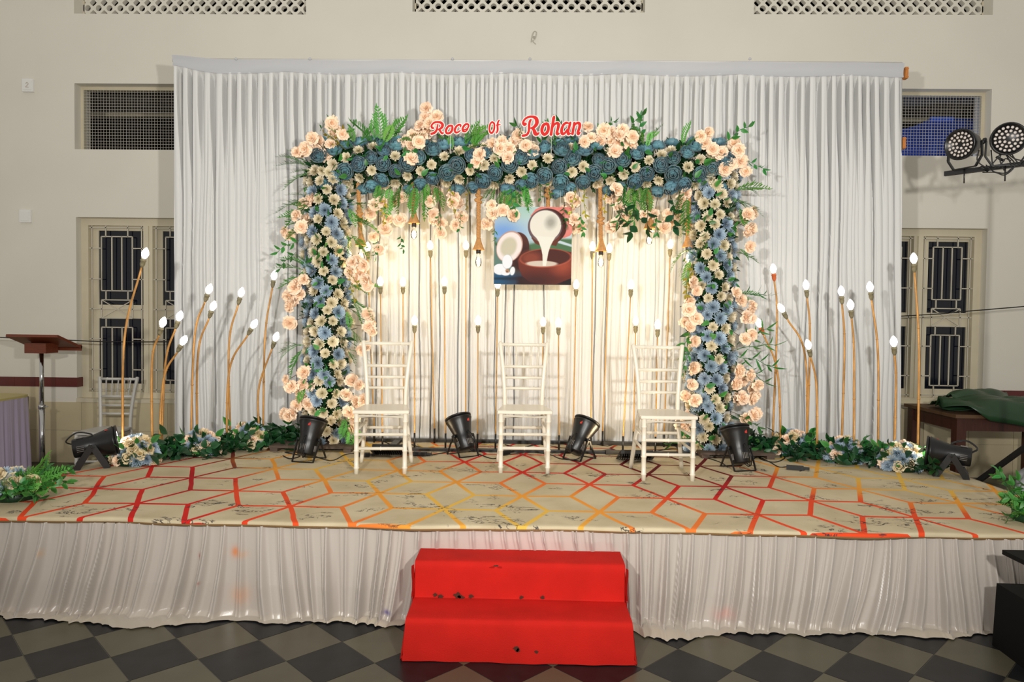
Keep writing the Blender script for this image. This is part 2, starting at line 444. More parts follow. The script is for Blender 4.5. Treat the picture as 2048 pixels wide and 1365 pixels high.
def jali(name, w, ph, label):
    x0, x1, z0, z1 = w; y = WY+.16; q = .012
    nb = 4; W = (x1-x0)
    root = MB().bx(x0, x1, y, y+.06, z1-.03, z1).bx(x0, x0+q, y, y+.06, z0, z1).bx(x1-q, x1, y, y+.06, z0, z1).build(name, 'cream_paint'); tag(root, label, kind='structure')
    def fn(X, Z):
        u = (X-x0)/P_+ph; v = (Z-z0)/P_
        # circles at v=.55+n*1 , diamonds at v=.05+n
        du = (u-np.floor(u)-.5)*P_; vv = v-.06; dv = (vv-np.round(vv))*P_
        c = np.hypot(du, dv)-.032
        u2 = u+.5; du2 = (u2-np.floor(u2)-.5)*P_; vv = v-.56; dv2 = (vv-np.round(vv))*P_
        d = (np.abs(du2)+np.abs(dv2)-.041)*.7
        hole = np.minimum(c, d)
        return -hole
    n = 6
    for k in range(n):
        a, b = x0+W*k/n, x0+W*(k+1)/n
        mb = MB(); sdf_mesh(fn, a, b, z0, z1-.03, .008, lambda x, z: Vector((x, y, z)), (0, .06, 0), mb)
        mb.build('screen_block', 'wall', root)
jali('window_5', JAL[0], .1, 'pierced masonry screen high above the wall switches')
jali('window_6', JAL[1], .4, 'pierced masonry screen high above the middle of the backdrop')
jali('window_7', JAL[2], .3, 'pierced masonry screen high above the stage lamps')
# floor: slab, and real tiles in the strip the photograph shows
LD = .41357; FX0, FY0 = -2.5427, 3.4164
e1 = Vector((LD/2, -LD/2)); e2 = Vector((LD/2, LD/2))
def checker_mat():
    mt = bpy.data.materials.new('floor_checker'); mt.use_nodes = True; nt = mt.node_tree; N = nt.nodes; L = nt.links; b = N['Principled BSDF']
    g = N.new('ShaderNodeNewGeometry'); mp = N.new('ShaderNodeMapping'); mp.vector_type = 'TEXTURE'
    mp.inputs['Location'].default_value = (FX0, FY0, -.5); mp.inputs['Rotation'].default_value = (0, 0, -PI/4)
    s = LD/math.sqrt(2); mp.inputs['Scale'].default_value = (s, s, 1e3)
    ch = N.new('ShaderNodeTexChecker'); ch.inputs['Scale'].default_value = 1
    ch.inputs['Color1'].default_value = (*lin((84, 80, 63)), 1); ch.inputs['Color2'].default_value = (*lin((25, 26, 28)), 1)
    L.new(g.outputs['Position'], mp.inputs[0]); L.new(mp.outputs[0], ch.inputs['Vector']); L.new(ch.outputs[0], b.inputs['Base Color'])
    b.inputs['Roughness'].default_value = .35; MT['checker'] = mt
checker_mat()
fx0, fx1, fy0, fy1 = -3.3, 3.3, 2.35, 3.95
fl = MB().bx(-7.2, 7.2, -3, fy0, -.15, 0).bx(-7.2, 7.2, fy1, WY+2, -.15, 0).bx(-7.2, fx0, fy0, fy1, -.15, 0).bx(fx1, 7.2, fy0, fy1, -.15, 0).bx(fx0, fx1, fy0, fy1, -.15, -.006, 1).build('floor', ['checker', 'grout'])
tag(fl, 'polished dark and olive stone floor tiles laid diagonally', kind='structure')
s_ = LD/math.sqrt(2)-.003
tms = [MB().box((0, 0, -.005), (s_, s_, .010), 0, taper=(.996, .996)).mesh('tile', k) for k in ('tile_light', 'tile_dark')]
for i in range(-14, 24):
    for j in range(-14, 24):
        c = Vector((FX0, FY0)) + e1*(i+.5) + e2*(j+.5)
        if not (fx0+.2 < c.x < fx1-.2 and fy0+.18 < c.y < fy1-.18): continue
        o = bpy.data.objects.new('tile', tms[(i+j) % 2]); C.objects.link(o); o.parent = fl
        o.location = (c.x, c.y, rng.uniform(0, .0008)); o.rotation_euler = (0, 0, PI/4)
# the uneven rim between the built tiles and the slab: half tiles as flat infill at the same level
rim = MB().bx(fx0, fx1, fy0, fy1, -.0058, -.0008).build('tile_bed', 'checker', fl)
# ================================================================== STAGE
SX0, SX1, SY0, SY1 = -3.19, 3.22, 3.72, 6.32
st = thing('stage', 'low wooden stage platform under the patterned carpet', 'stage', (0, 5, 0))
def local(o, mb): mb.v = [tuple(Vector(v)-o.location) for v in mb.v]; return mb
local(st, MB().bx(SX0+.02, SX1-.02, SY0+.03, SY1, S-.05, S-.012)).build('deck', 'stage_wood', st)
fr = MB()
for x in np.linspace(SX0+.1, SX1-.1, 6):
    for y in (SY0+.15, 5.0, SY1-.1): fr.bx(x-.03, x+.03, y-.03, y+.03, 0, S-.05)
local(st, fr).build('trestle', 'stage_wood', st)
# carpet -- printed with a rhombus lattice; colours of the print vary over the cloth
KN = [(-2.88,4.73,'o'),(-2.7,4.39,'r'),(-2.52,4.03,'o'),(-3.18,4.7,'o'),(-3.0,4.39,'o'),(-2.73,5.05,'r'),(-2.57,4.7,'r'),(-2.4,4.37,'r'),(-2.22,4.03,'r'),(-2.1,3.77,'r'),(-2.44,5.05,'r'),(-2.26,4.69,'c'),(-2.09,4.36,'c'),(-1.93,4.03,'r'),(-1.79,3.74,'r'),
(-2.33,5.42,'m'),(-2.15,5.05,'m'),(-1.97,4.71,'r'),(-1.8,4.38,'o'),(-1.64,4.03,'o'),(-2.0,5.4,'a'),(-1.84,5.05,'a'),(-1.68,4.73,'p'),(-1.5,4.37,'o'),(-1.34,4.02,'o'),(-1.19,3.71,'o'),(-1.54,5.06,'y'),(-1.38,4.72,'a'),(-1.2,4.34,'p'),(-1.03,4.0,'p'),(-.9,3.74,'p'),
(-1.5,5.4,'y'),(-1.2,5.2,'y'),(-1.06,4.69,'y'),(-.9,4.33,'a'),(-.75,4.0,'a'),(-.93,5.02,'a'),(-.78,4.67,'y'),(-.61,4.34,'y'),(-.45,3.99,'y'),(-.45,3.7,'a'),(-.82,5.38,'p'),(-.64,5.02,'a'),(-.48,4.66,'a'),(-.32,4.35,'y'),(-.16,4.0,'y'),(-.05,3.7,'y'),
(-.51,5.37,'r'),(-.35,5.03,'p'),(-.17,4.68,'p'),(-.02,4.36,'a'),(.12,4.01,'y'),(.09,5.36,'r'),(-.04,5.03,'r'),(.1,4.66,'p'),(.27,4.34,'a'),(.42,4.02,'a'),(.39,5.35,'c'),(.25,5.01,'r'),(.41,4.67,'o'),(.57,4.34,'p'),(.72,4.02,'p'),(.54,5.0,'r'),(.7,5.37,'m'),(.71,4.68,'r'),(.85,4.35,'o'),(1.0,4.0,'p'),(.87,3.77,'p'),
(.84,5.02,'m'),(.98,5.34,'m'),(1.0,4.66,'r'),(1.15,4.33,'r'),(1.28,4.0,'o'),(1.15,5.01,'m'),(1.29,4.67,'c'),(1.44,4.34,'r'),(1.6,4.03,'o'),(1.43,5.01,'m'),(1.45,5.35,'m'),(1.57,4.68,'r'),(1.75,4.38,'o'),(1.88,4.69,'p'),(1.88,4.01,'o'),(1.78,3.79,'o'),(1.74,5.05,'r'),(1.9,5.3,'a'),(2.05,5.04,'a'),(2.2,4.71,'a'),(2.05,4.37,'o'),(2.36,5.06,'y'),(2.18,4.02,'o'),(2.06,3.76,'o'),(2.49,4.7,'y'),(2.34,4.36,'p'),(2.65,5.04,'y'),(2.78,4.68,'y'),(2.64,4.37,'a'),(2.48,4.02,'o'),(3.12,4.76,'a'),(2.94,4.39,'a'),(2.9,4.0,'o'),(3.1,5.1,'y'),(0,6.2,'r'),(-2.2,6,'m'),(2,6,'y')]
CK = {'m': (98, 24, 28), 'c': (158, 24, 32), 'r': (200, 34, 30), 'o': (222, 74, 38), 'p': (226, 118, 52), 'a': (226, 152, 58), 'y': (220, 178, 80)}
def carpet_mat():
    mt = bpy.data.materials.new('carpet_print'); mt.use_nodes = True; nt = mt.node_tree; N = nt.nodes; L = nt.links; b = N['Principled BSDF']
    def mth(op, a, bb=None, c=None):
        n = N.new('ShaderNodeMath'); n.operation = op
        for i, x in enumerate((a, bb, c)):
            if x is None: continue
            if isinstance(x, (int, float)): n.inputs[i].default_value = x
            else: L.new(x, n.inputs[i])
        return n.outputs[0]
    g = N.new('ShaderNodeNewGeometry')
    # slight waviness of the cloth
    nz = N.new('ShaderNodeTexNoise'); nz.inputs['Scale'].default_value = 2.2; L.new(g.outputs['Position'], nz.inputs['Vector'])
    sx = N.new('ShaderNodeSeparateXYZ'); L.new(g.outputs['Position'], sx.inputs[0])
    wob = mth('MULTIPLY', mth('SUBTRACT', nz.outputs[0], .5), .03)
    X = mth('ADD', sx.outputs[0], wob); Y = mth('ADD', sx.outputs[1], wob)
    W, h, a0 = .8955, .3370, .2985
    masks = []
    for ox, oy in ((-.905, 4.352), (-.905+W/2, 4.352+h)):
        u = mth('DIVIDE', mth('SUBTRACT', X, ox), W); v = mth('DIVIDE', mth('SUBTRACT', Y, oy), 2*h)
        dx = mth('MULTIPLY', mth('ABSOLUTE', mth('SUBTRACT', u, mth('ROUND', u))), W)
        dy = mth('MULTIPLY', mth('ABSOLUTE', mth('SUBTRACT', v, mth('ROUND', v))), 2*h)
        hw = .0145
        hor = mth('MULTIPLY', mth('LESS_THAN', dy, hw), mth('LESS_THAN', dx, a0+.006))
        Ld = math.hypot(a0/2, h); cx, cy = a0/2/Ld, h/Ld
        cr = mth('ABSOLUTE', mth('SUBTRACT', mth('MULTIPLY', dx, cy), mth('MULTIPLY', dy, cx)))
        al = mth('ADD', mth('MULTIPLY', dx, cx), mth('MULTIPLY', dy, cy))
        dg = mth('MULTIPLY', mth('LESS_THAN', cr, hw), mth('LESS_THAN', al, Ld+.008))
        masks.append(mth('MAXIMUM', hor, dg))
    mask = mth('MINIMUM', mth('MAXIMUM', *masks), 1)
    # woven rim
    at = N.new('ShaderNodeAttribute'); at.attribute_name = 'paint'
    rimm = mth('LESS_THAN', sx.outputs[2], S-.0085)
    # beige ground with soiling
    n1 = N.new('ShaderNodeTexNoise'); n1.inputs['Scale'].default_value = 3.5; n1.inputs['Detail'].default_value = 8; L.new(g.outputs['Position'], n1.inputs['Vector'])
    cr1 = N.new('ShaderNodeValToRGB'); cr1.color_ramp.elements[0].position = .3; cr1.color_ramp.elements[0].color = (*lin((180, 165, 134)), 1)
    cr1.color_ramp.elements[1].position = .65; cr1.color_ramp.elements[1].color = (*lin((200, 186, 156)), 1); L.new(n1.outputs[0], cr1.inputs[0])
    # charcoal veins in patches
    mp = N.new('ShaderNodeMapping'); mp.inputs['Scale'].default_value = (1.0, 1.6, 1); L.new(g.outputs['Position'], mp.inputs[0])
    n2 = N.new('ShaderNodeTexNoise'); n2.inputs['Scale'].default_value = 6.5; n2.inputs['Detail'].default_value = 6; n2.inputs['Roughness'].default_value = .62; n2.inputs['Distortion'].default_value = .9; L.new(mp.outputs[0], n2.inputs['Vector'])
    vein = mth('LESS_THAN', mth('ABSOLUTE', mth('SUBTRACT', n2.outputs[0], .5)), .016)
    n3 = N.new('ShaderNodeTexNoise'); n3.inputs['Scale'].default_value = 3.3; n3.inputs['Detail'].default_value = 2; L.new(mp.outputs[0], n3.inputs['Vector'])
    pm = N.new('ShaderNodeMapRange'); pm.inputs[1].default_value = .57; pm.inputs[2].default_value = .62; L.new(n3.outputs[0], pm.inputs[0])
    vm = mth('MULTIPLY', vein, pm.outputs[0])
    m1 = N.new('ShaderNodeMix'); m1.data_type = 'RGBA'; L.new(mask, m1.inputs[0]); L.new(cr1.outputs[0], m1.inputs[6]); L.new(at.outputs['Color'], m1.inputs[7])
    m2 = N.new('ShaderNodeMix'); m2.data_type = 'RGBA'; L.new(mth('MULTIPLY', vm, .9), m2.inputs[0]); L.new(m1.outputs[2], m2.inputs[6]); m2.inputs[7].default_value = (*lin((48, 48, 54)), 1)
    m3 = N.new('ShaderNodeMix'); m3.data_type = 'RGBA'; L.new(rimm, m3.inputs[0]); L.new(m2.outputs[2], m3.inputs[6]); m3.inputs[7].default_value = (*lin((138, 108, 72)), 1)
    L.new(m3.outputs[2], b.inputs['Base Color']); b.inputs['Roughness'].default_value = .9; b.inputs['Specular IOR Level'].default_value = .15
    n4 = N.new('ShaderNodeTexNoise'); n4.inputs['Scale'].default_value = 220; L.new(g.outputs['Position'], n4.inputs['Vector'])
    bp = N.new('ShaderNodeBump'); bp.inputs['Strength'].default_value = .3; bp.inputs['Distance'].default_value = .004; L.new(n4.outputs[0], bp.inputs['Height']); L.new(bp.outputs[0], b.inputs['Normal'])
    MT['carpet'] = mt
carpet_mat()
def wave(x, seed, scales=(1.3, 3.1, 7.7)):
    r = np.random.default_rng(seed); o = 0
    for s in scales: o = o + np.sin(x*s*2+r.uniform(0, 6.28))*1.0/(1+s*.35)
    return o
def carpet():
    nx, ny = 260, 90
    xs = np.linspace(SX0, SX1, nx); yy = np.linspace(0, 1, ny)
    X, T = np.meshgrid(xs, yy, indexing='ij')
    front = SY0-.012 + .016*wave(X, 3, (1.3, 2.6, 5.2))
    Y = front + (SY1-.1-front)*T
    Z = S + .0015*wave(X*2, 5)*np.cos(Y*3) - .0
    lift = .006*np.maximum(wave(X, 9, (2.1, 4.4)), 0)*np.exp(-T*18); Z = Z+lift
    # rim dropping over the edge
    X = np.concatenate([X[:, :1], X[:, :1], X], 1); Y = np.concatenate([Y[:, :1]-.006, Y[:, :1]-.005, Y], 1); Z = np.concatenate([Z[:, :1]-.02, Z[:, :1]-.002, Z], 1)
    kx = np.array([k[0] for k in KN]); ky = np.array([k[1] for k in KN]); kc = np.array([lin(CK[k[2]]) for k in KN])
    d2 = (X[..., None]-kx)**2+(Y[..., None]-ky)**2
    wt = np.exp(-d2/(2*.13**2))+1e-9/(d2+.01); wt /= wt.sum(-1, keepdims=True)
    col = wt @ kc; col = np.concatenate([col, np.ones(col.shape[:2]+(1,))], -1)
    o = grid_mesh('carpet', X, Y, Z, 'carpet', None, attr=col)
    md = o.modifiers.new('thick', 'SOLIDIFY'); md.thickness = .008; md.offset = -1
    tag(o, 'beige carpet with red, orange and yellow rhombus lines on the stage', 'carpet')
carpet()
# gathered satin skirt round the stage
def pleats(x, seed, wmin, wmax, lo, hi):
    r = np.random.default_rng(seed); e = [lo-.3]
    while e[-1] < hi+.3: e.append(e[-1]+r.uniform(wmin, wmax))
    e = np.array(e); i = np.clip(np.searchsorted(e, x)-1, 0, len(e)-2)
    t = (x-e[i])/(e[i+1]-e[i]); k = r.uniform(.55, 1.15, len(e)); sh = r.uniform(.4, .7, len(e))
    return i, np.clip(t, 0, 1), k[i], sh[i]
def skirt():
    nx, nz = 1900, 110
    xs = np.linspace(SX0-.02, SX1+.02, nx); v = np.linspace(0, 1, nz)**.9
    X, V = np.meshgrid(xs, v, indexing='ij')     # V 0 top .. 1 hem
    sweep = .13*wave(X, 21, (.8, 1.7, 2.6))*V**1.5
    i, t, k, sh = pleats(X+sweep, 31, .045, .12, SX0, SX1)
    prof = np.exp(-((t-.5)/(.09+.07*V))**2) + .25*np.sin(t*PI)**2 + .35*np.exp(-((t-.22*sh/.5)/.05)**2)
    i2, t2, k2, sh2 = pleats(X+sweep, 32, .12, .34, SX0, SX1)
    prof2 = np.sin(t2*PI)**1.5
    i3, t3, k3, sh3 = pleats(X+sweep, 35, .03, .055, SX0, SX1)
    grow = .35+.65*np.clip(V*1.8, 0, 1)
    Yo = (.062*prof*k*(1-.30*V) + .055*prof2*k2*V + .003*np.sin(t3*PI))*grow
    z = S-.014 - V*(S-.012)
    # puddle: last fifth of the cloth runs out over the floor
    pud = np.clip((V-.80)/.20, 0, 1)
    reach = .04+.11*np.clip(wave(X, 41, (1.1, 2.3, 4.6))*.5+.4, 0, 1.3)
    zdrop = S-.014 - np.clip(V/.86, 0, 1)*(S-.016)
    Z = np.where(V < .86, zdrop, .005) + .010*pud*(1-pud*.6)*np.abs(np.sin(t2*PI*2))*k2 + .022*np.sin(pud*PI)*np.clip(wave(X, 42, (2.3, 4.1)), 0, 2)
    Yo = Yo*(1-.6*pud) + reach*pud**1.3 + .02*V**3
    Z = np.maximum(Z, .003)
    bh = 1/(1+np.exp(-(X+.60)/.02))*1/(1+np.exp((X-.57)/.02))      # pressed flat behind the steps
    Yo = Yo*(1-.9*bh*np.clip((V-.10)/.11, 0, 1))
    Y = SY0-.004 - Yo
    base = np.array(lin((180, 171, 162))); col = np.ones(X.shape+(3,))*base
    soil = np.clip((V-.80)/.15, 0, 1)*.55; col = col*(1-soil[..., None])+np.array(lin((186, 172, 146)))*soil[..., None]
    for (px, py, rx, rz, c, a) in ((466, 1108, .020, .028, (206, 120, 60), .85), (480, 1112, .03, .02, (206, 150, 100), .4), (478, 1192, .045, .05, (206, 150, 112), .6), (395, 1116, .006, .014, (150, 50, 40), .9), (402, 1163, .006, .010, (150, 60, 50), .6), (82, 1106, .012, .02, (200, 160, 120), .5), (1446, 1228, .05, .03, (214, 150, 140), .5), (1040, 1085, .35, .07, (206, 176, 170), .5), (776, 1222, .02, .012, (70, 50, 130), .8)):
        p = pt(px, py, Y=SY0-.04); w_ = a*np.exp(-((X-p.x)/rx)**2-((Z-p.z)/rz)**2); col = col*(1-w_[..., None])+np.array(lin(c))*w_[..., None]
    col = np.concatenate([col, np.ones(X.shape+(1,))], -1)
    o = grid_mesh('front_panel', X, Y, Z, 'satin_paint', None, attr=col)
    return o
sk = thing('stage_skirt', 'gathered ivory satin skirt hanging from the stage edge', 'stage skirt', (0, 0, 0))
o = skirt(); o.parent = sk
for sx, nm in ((SX0, 0), (SX1, 1)):
    ys = np.linspace(SY0, SY1, 300); v = np.linspace(0, 1, 12); Yg, V = np.meshgrid(ys, v, indexing='ij')
    off = .02*np.sin(Yg*60)*(1-.3*V)+.03*V
    grid_mesh('side_panel', sx+(off+.0 if nm else -off), Yg, S-.014-V*(S-.02), 'satin', sk)
for (px, py, s) in ((466, 1108, .012), (395, 1112, .006), (480, 1198, .012), (505, 1190, .008), (80, 1105, .008), (1447, 1227, .010)):
    pass
# ================================================================== RED STEPS
def steps():
    t = thing('red_steps', 'two-step block covered in red felt in front of the stage', 'steps', (0, 3.45, 0))
    x0, x1 = -.545, .515
    prof = [(3.235, .004), (3.235, .06), (3.238, .165), (3.246, .188), (3.268, .198), (3.40, .198), (3.485, .199), (3.50, .206), (3.503, .30), (3.505, .352), (3.514, .370), (3.535, .378), (3.64, .378), (3.712, .379)]
    ps = crom([(0, a, b) for a, b in prof], 3)
    nx = 90; xs = np.linspace(x0, x1, nx); P = np.array([(p.y, p.z) for p in ps])
    X = np.repeat(xs[:, None], len(P), 1); Y = np.repeat(P[None, :, 0], nx, 0); Z = np.repeat(P[None, :, 1], nx, 0)
    low = np.clip(1-Z/.2, 0, 1)
    X = X + (X/.53)*.012*low
    Y = Y - low*.006*(1+wave(X*3, 3)) + .0012*wave(X*2, 8); Z = Z + .0012*wave(X*1.5+Y*5, 12); Z = np.maximum(Z, .003)
    grid_mesh('felt_cover', X, Y-3.45, Z, 'red_cloth', t)
    # side cheeks with a loose fold
    for sx, sg in ((x0, -1), (x1, 1)):
        pl = [(a, b) for a, b in P]; n = len(pl); mb = MB()
        top = [Vector((sx+sg*.012*max(0, 1-b/.2), a-3.45, b)) for a, b in pl]
        bot = [Vector((sx+sg*(.018+.006*math.sin(i*1.3)), a-3.45, .004)) for i, (a, b) in enumerate(pl)]
        mb.add(top+bot, [(i, i+1, n+i+1, n+i) if sg < 0 else (i+1, i, n+i, n+i+1) for i in range(n-1)], 0, None, True)
        mb.build('side_flap', 'red_cloth', t)
        f = MB(); zz = np.linspace(.205, .365, 8)
        vs = []; 
        for z in zz: vs += [(sx+sg*.002, .052-3.0+3.0, z), (sx+sg*(.008+.004*math.sin(z*40)), .03+.02*math.sin(z*17), z), (sx+sg*.004, -.0, z)]
        f.add(vs, [(i*3+j, i*3+j+1, i*3+j+4, i*3+j+3) for i in range(7) for j in range(2)], 0, None, True)
        f.build('side_fold', 'red_cloth', t)
    MB().bx(x0+.02, x1-.02, 3.27-3.45, 3.71-3.45, 0, .17).bx(x0+.02, x1-.02, 3.53-3.45, 3.71-3.45, .17, .35).build('core', 'stage_wood', t)
    # stains worn into the felt
    for (px, py, r) in ((870, 1195, .010), (880, 1198, .014), (915, 1196, .016), (923, 1200, .014), (942, 1198, .010), (1043, 1200, .010), (1085, 1200, .009), (992, 1134, .012), (1033, 1297, .014), (1036, 1301, .010), (1073, 1303, .008)):
        if py < 1150: p = pt(px, py, Z=.3815)-t.location; d = Vector((0, 0, 1))
        else: p = pt(px, py, Y=(3.5 if py < 1250 else 3.232))-t.location+Vector((0, -.004, .014 if py < 1250 else 0)); d = Vector((0, -1, 0))
        mb = MB(); n = 14; q = face(d); r *= 1.4
        vs = [p + q @ Vector((0, 0, .003))]
        for a in range(n): vs.append(p + q @ Vector((math.cos(a*2*PI/n)*r*rng.uniform(.4, 1.1), math.sin(a*2*PI/n)*r*rng.uniform(.4, .9), .003)))
        mb.add(vs, [(0, 1+a, 1+(a+1) % n) for a in range(n)]); mb.build('stain', 'stain', t)
steps()
# ================================================================== BACKDROP
BX0, BX1, BY = -3.215, 3.395, 6.38
def backdrop():
    t = thing('backdrop_curtain', 'wide white pleated curtain hung behind the flower arch', 'curtain', (0, 0, 0))
    ztop = 3.925; zh = 3.83
    nx, nz = 2000, 56
    xs = np.linspace(BX0, BX1, nx); v = np.linspace(0, 1, nz)
    X, V = np.meshgrid(xs, v, indexing='ij')
    xm = (BX0+BX1)/2
    swag = .045*np.exp(-((X-BX0)/.25)**2) + .0
    sw = np.abs(np.sin((X-BX0)/1.0*PI*1.0))
    Z = (zh+swag-.02*sw) - V*(zh-.35)
    warp = .02*wave(X, 51, (.9, 2.3))*V + .012*wave(X*1.7+V*2.2, 52, (1.9, 4.1))*V
    i, t1, k, sh = pleats(X+warp, 61, .074, .108, BX0, BX1)
    sh = .46+.3*(sh-.55)
    q_ = np.clip((V-.06)/.30, 0, 1); q_ = q_*q_*(3-2*q_); sh = sh+(.88-sh)*q_
    inn = np.clip((t1-sh)/(1-sh), 0, 1)
    rec = np.where(t1 > sh, np.minimum(np.clip(inn/.16, 0, 1)**.7, np.clip((1-inn)/.06, 0, 1)), 0)       # recess, sharp at its far side
    head = np.clip(V/.035, 0, 1)**.5
    rec = rec*np.clip(head*1.6-np.abs(inn-.5)*1.1, 0, 1)
    i2, t2, k2, sh2 = pleats(X+warp*1.8, 62, .028, .06, BX0, BX1)
    i3, t3, k3, sh3 = pleats(X+warp*2.6, 63, .16, .36, BX0, BX1)
    fine = np.sin(t2*PI)**2*k2
    big = np.sin(t3*PI)*k3
    saw = np.where(t2 < .8, t2/.8, (1-t2)/.2)
    D = .085*rec*(1-.45*q_)*(1-q_*np.clip((.92-k)*14, 0, 1)) - .004*fine*np.clip(V*5, 0, 1) - .007*saw*np.clip(V*3, 0, 1) + .034*big*V - .006*np.sin(np.clip(t1/sh, 0, 1)*PI)**.8
    ctr = np.exp(-((X-.05)/1.5)**2)
    D = D + .012*np.sin(X*14+V*3)*ctr*V
    Y = BY + D
    X = X-.085*(1-V)*np.clip((X-1.9)/1.5, 0, 1)
    grid_mesh('pleated_panel', X, Y, Z, 'curtain', t, smooth=False)
    # header band, soft, a little slack between its fixings
    v = np.linspace(0, 1, 12); X, V = np.meshgrid(np.linspace(BX0-.01, BX1+.01, 500), v, indexing='ij')
    sw = np.abs(np.sin((X-BX0)/1.02*PI))
    zt = ztop+.03*np.exp(-((X-BX0)/.3)**2) - .006*sw + .004*wave(X, 71, (3, 6))
    zb = zh-.012+.05*np.exp(-((X-BX0)/.22)**2)-.02*sw
    Z = zt+(zb-zt)*V; X = X-.085*np.clip((X-1.9)/1.5, 0, 1)
    Y = BY-.016 + .05*(V)*(1-V) - .004*wave(X*2+V, 73, (2, 4))*V - .012*np.cos(V*PI)*.5
    grid_mesh('header_band', X, Y, Z, 'header', t)
    fr = MB(); fr.tube([(BX0-.02, BY+.02, ztop+.0), (BX1-.08, BY+.02, ztop)], .018, 10)
    fr.build('top_pole', 'white_plastic', t)
    for x in (BX0+.02, BX1-.11): MB().tube([(x, BY+.06, 0), (x, BY+.06, ztop)], .022, 10).build('upright_pole', 'white_plastic', t)
    # side return of the cloth
    for x, s in ((BX0, 1), (BX1, -1)):
        ys = np.linspace(BY-.0, BY+.13, 14); zz = np.linspace(.35, zh+.03, 20); Yg, Zg = np.meshgrid(ys, zz, indexing='ij')
        grid_mesh('side_return', x+.006*np.sin(Yg*130)*1.0-(.085*(Zg-.35)/(zh-.35) if s < 0 else 0), Yg, Zg, 'curtain', t)
    for (px, py, h) in ((1811, 147, .10), (1806, 287, .10)):
        p = pt(px, py, Y=BY+.05); MB().box(p, (.026, .05, h)).box(p+Vector((0, 0, h*.35)), (.031, .055, .008)).box(p-Vector((0, 0, h*.35)), (.031, .055, .008)).build('wood_clamp', 'clip_wood', t)
    tie = MB()
    for px in (472, 620, 905, 1060, 1500): 
        p = pt(px, 118, Y=BY-.03); tie.lathe([(0, -.012), (.012, -.006), (.014, 0), (.008, .01), (0, .014)], 8, c=p)
    tie.build('tie_knots', 'header', t)
backdrop()
# black base rails of the stems
o = MB().bx(-1.45, 1.75, 6.20, 6.26, S, S+.035).build('steel_rail', 'black_pipe'); tag(o, 'black steel rail lying along the foot of the backdrop', 'rail')
o = MB().bx(-1.15, 1.35, 5.78, 5.84, S, S+.03).bx(-1.15, -1.09, 5.84, 6.2, S, S+.03).build('steel_rail', 'black_pipe'); tag(o, 'black steel base rail with stem lamps standing in it', 'rail')
# ================================================================== FLOWER MESHES
def petal(mb, az, pr, wd, cup, nseg=3, jit=0, tones=(0, 1), mi=0, hz=1.):
    """pr: list of (r,z) along the petal; wd: widths"""
    ca, sa = math.cos(az), math.sin(az); vs = []; ts = []; n = len(pr)
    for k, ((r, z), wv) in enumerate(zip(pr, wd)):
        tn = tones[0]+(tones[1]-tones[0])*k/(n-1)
        dr = (pr[min(k+1, n-1)][0]-pr[max(k-1, 0)][0]); dz = (pr[min(k+1, n-1)][1]-pr[max(k-1, 0)][1]); l = math.hypot(dr, dz) or 1
        nr, nzv = -dz/l, dr/l     # inner normal
        for s in (-1, 0, 1):
            c = cup*wv*abs(s)
            rr = r+nr*c; zz = z+nzv*c + (rng.uniform(-jit, jit) if jit else 0)
            vs.append((ca*rr-sa*wv*s, sa*rr+ca*wv*s, zz*hz)); ts.append(tn)
    fs = []
    for k in range(n-1):
        for s in (0, 1): a = k*3+s; fs.append((a, a+1, a+4, a+3))
    mb.add(vs, fs, mi, ts, True)
def peony_mesh(v):
    mb = MB(); rng.seed(100+v)
    L = [(6, [(.06, 0), (.42, .04), (.56, .26), (.52, .42)], [.12, .30, .30, .16], .35),
         (6, [(.05, .02), (.36, .10), (.46, .36), (.40, .54)], [.1, .27, .27, .13], .4),
         (5, [(.04, .05), (.28, .16), (.36, .44), (.27, .60)], [.08, .24, .23, .1], .45),
         (4, [(.03, .08), (.18, .22), (.24, .48), (.13, .62)], [.06, .19, .18, .08], .5),
         (3, [(.02, .1), (.09, .3), (.11, .5), (.05, .6)], [.05, .11, .11, .05], .5)]
    for li, (n, pr, wd, cup) in enumerate(L):
        a0 = rng.uniform(0, 6)
        for k in range(n):
            s = rng.uniform(.92, 1.08)
            petal(mb, a0+k*2*PI/n+rng.uniform(-.12, .12), [(r*s, z*s+rng.uniform(-.02, .02)) for r, z in pr], wd, cup, jit=.02, tones=(0, .55+.45*(1-li/5)*rng.uniform(.8, 1)))
    return mb.mesh('peony', 'peony')
def mum_mesh(v, mat, n=64, wdt=.085, mid=0):
    mb = MB(); rng.seed(200+v)
    for k in range(n):
        t = (k+.5)/n; el = math.acos(1-t*.98)*rng.uniform(.93, 1.05)    # from the axis outward
        az = k*2.39996
        L = .5*(.62+.38*math.sin(el))*rng.uniform(.80, 1.12)
        dr, dz = math.sin(el), math.cos(el)*.85
        bend = .06
        pr = [(dr*L*.35, dz*L*.35), (dr*L*.78, dz*L*.78+.01), (dr*L, dz*L+bend)]
        petal(mb, az+rng.uniform(-.1, .1), pr, [wdt*.6, wdt, wdt*.5], .4, tones=(.15, 1))
    return mb.mesh('mum', mat)
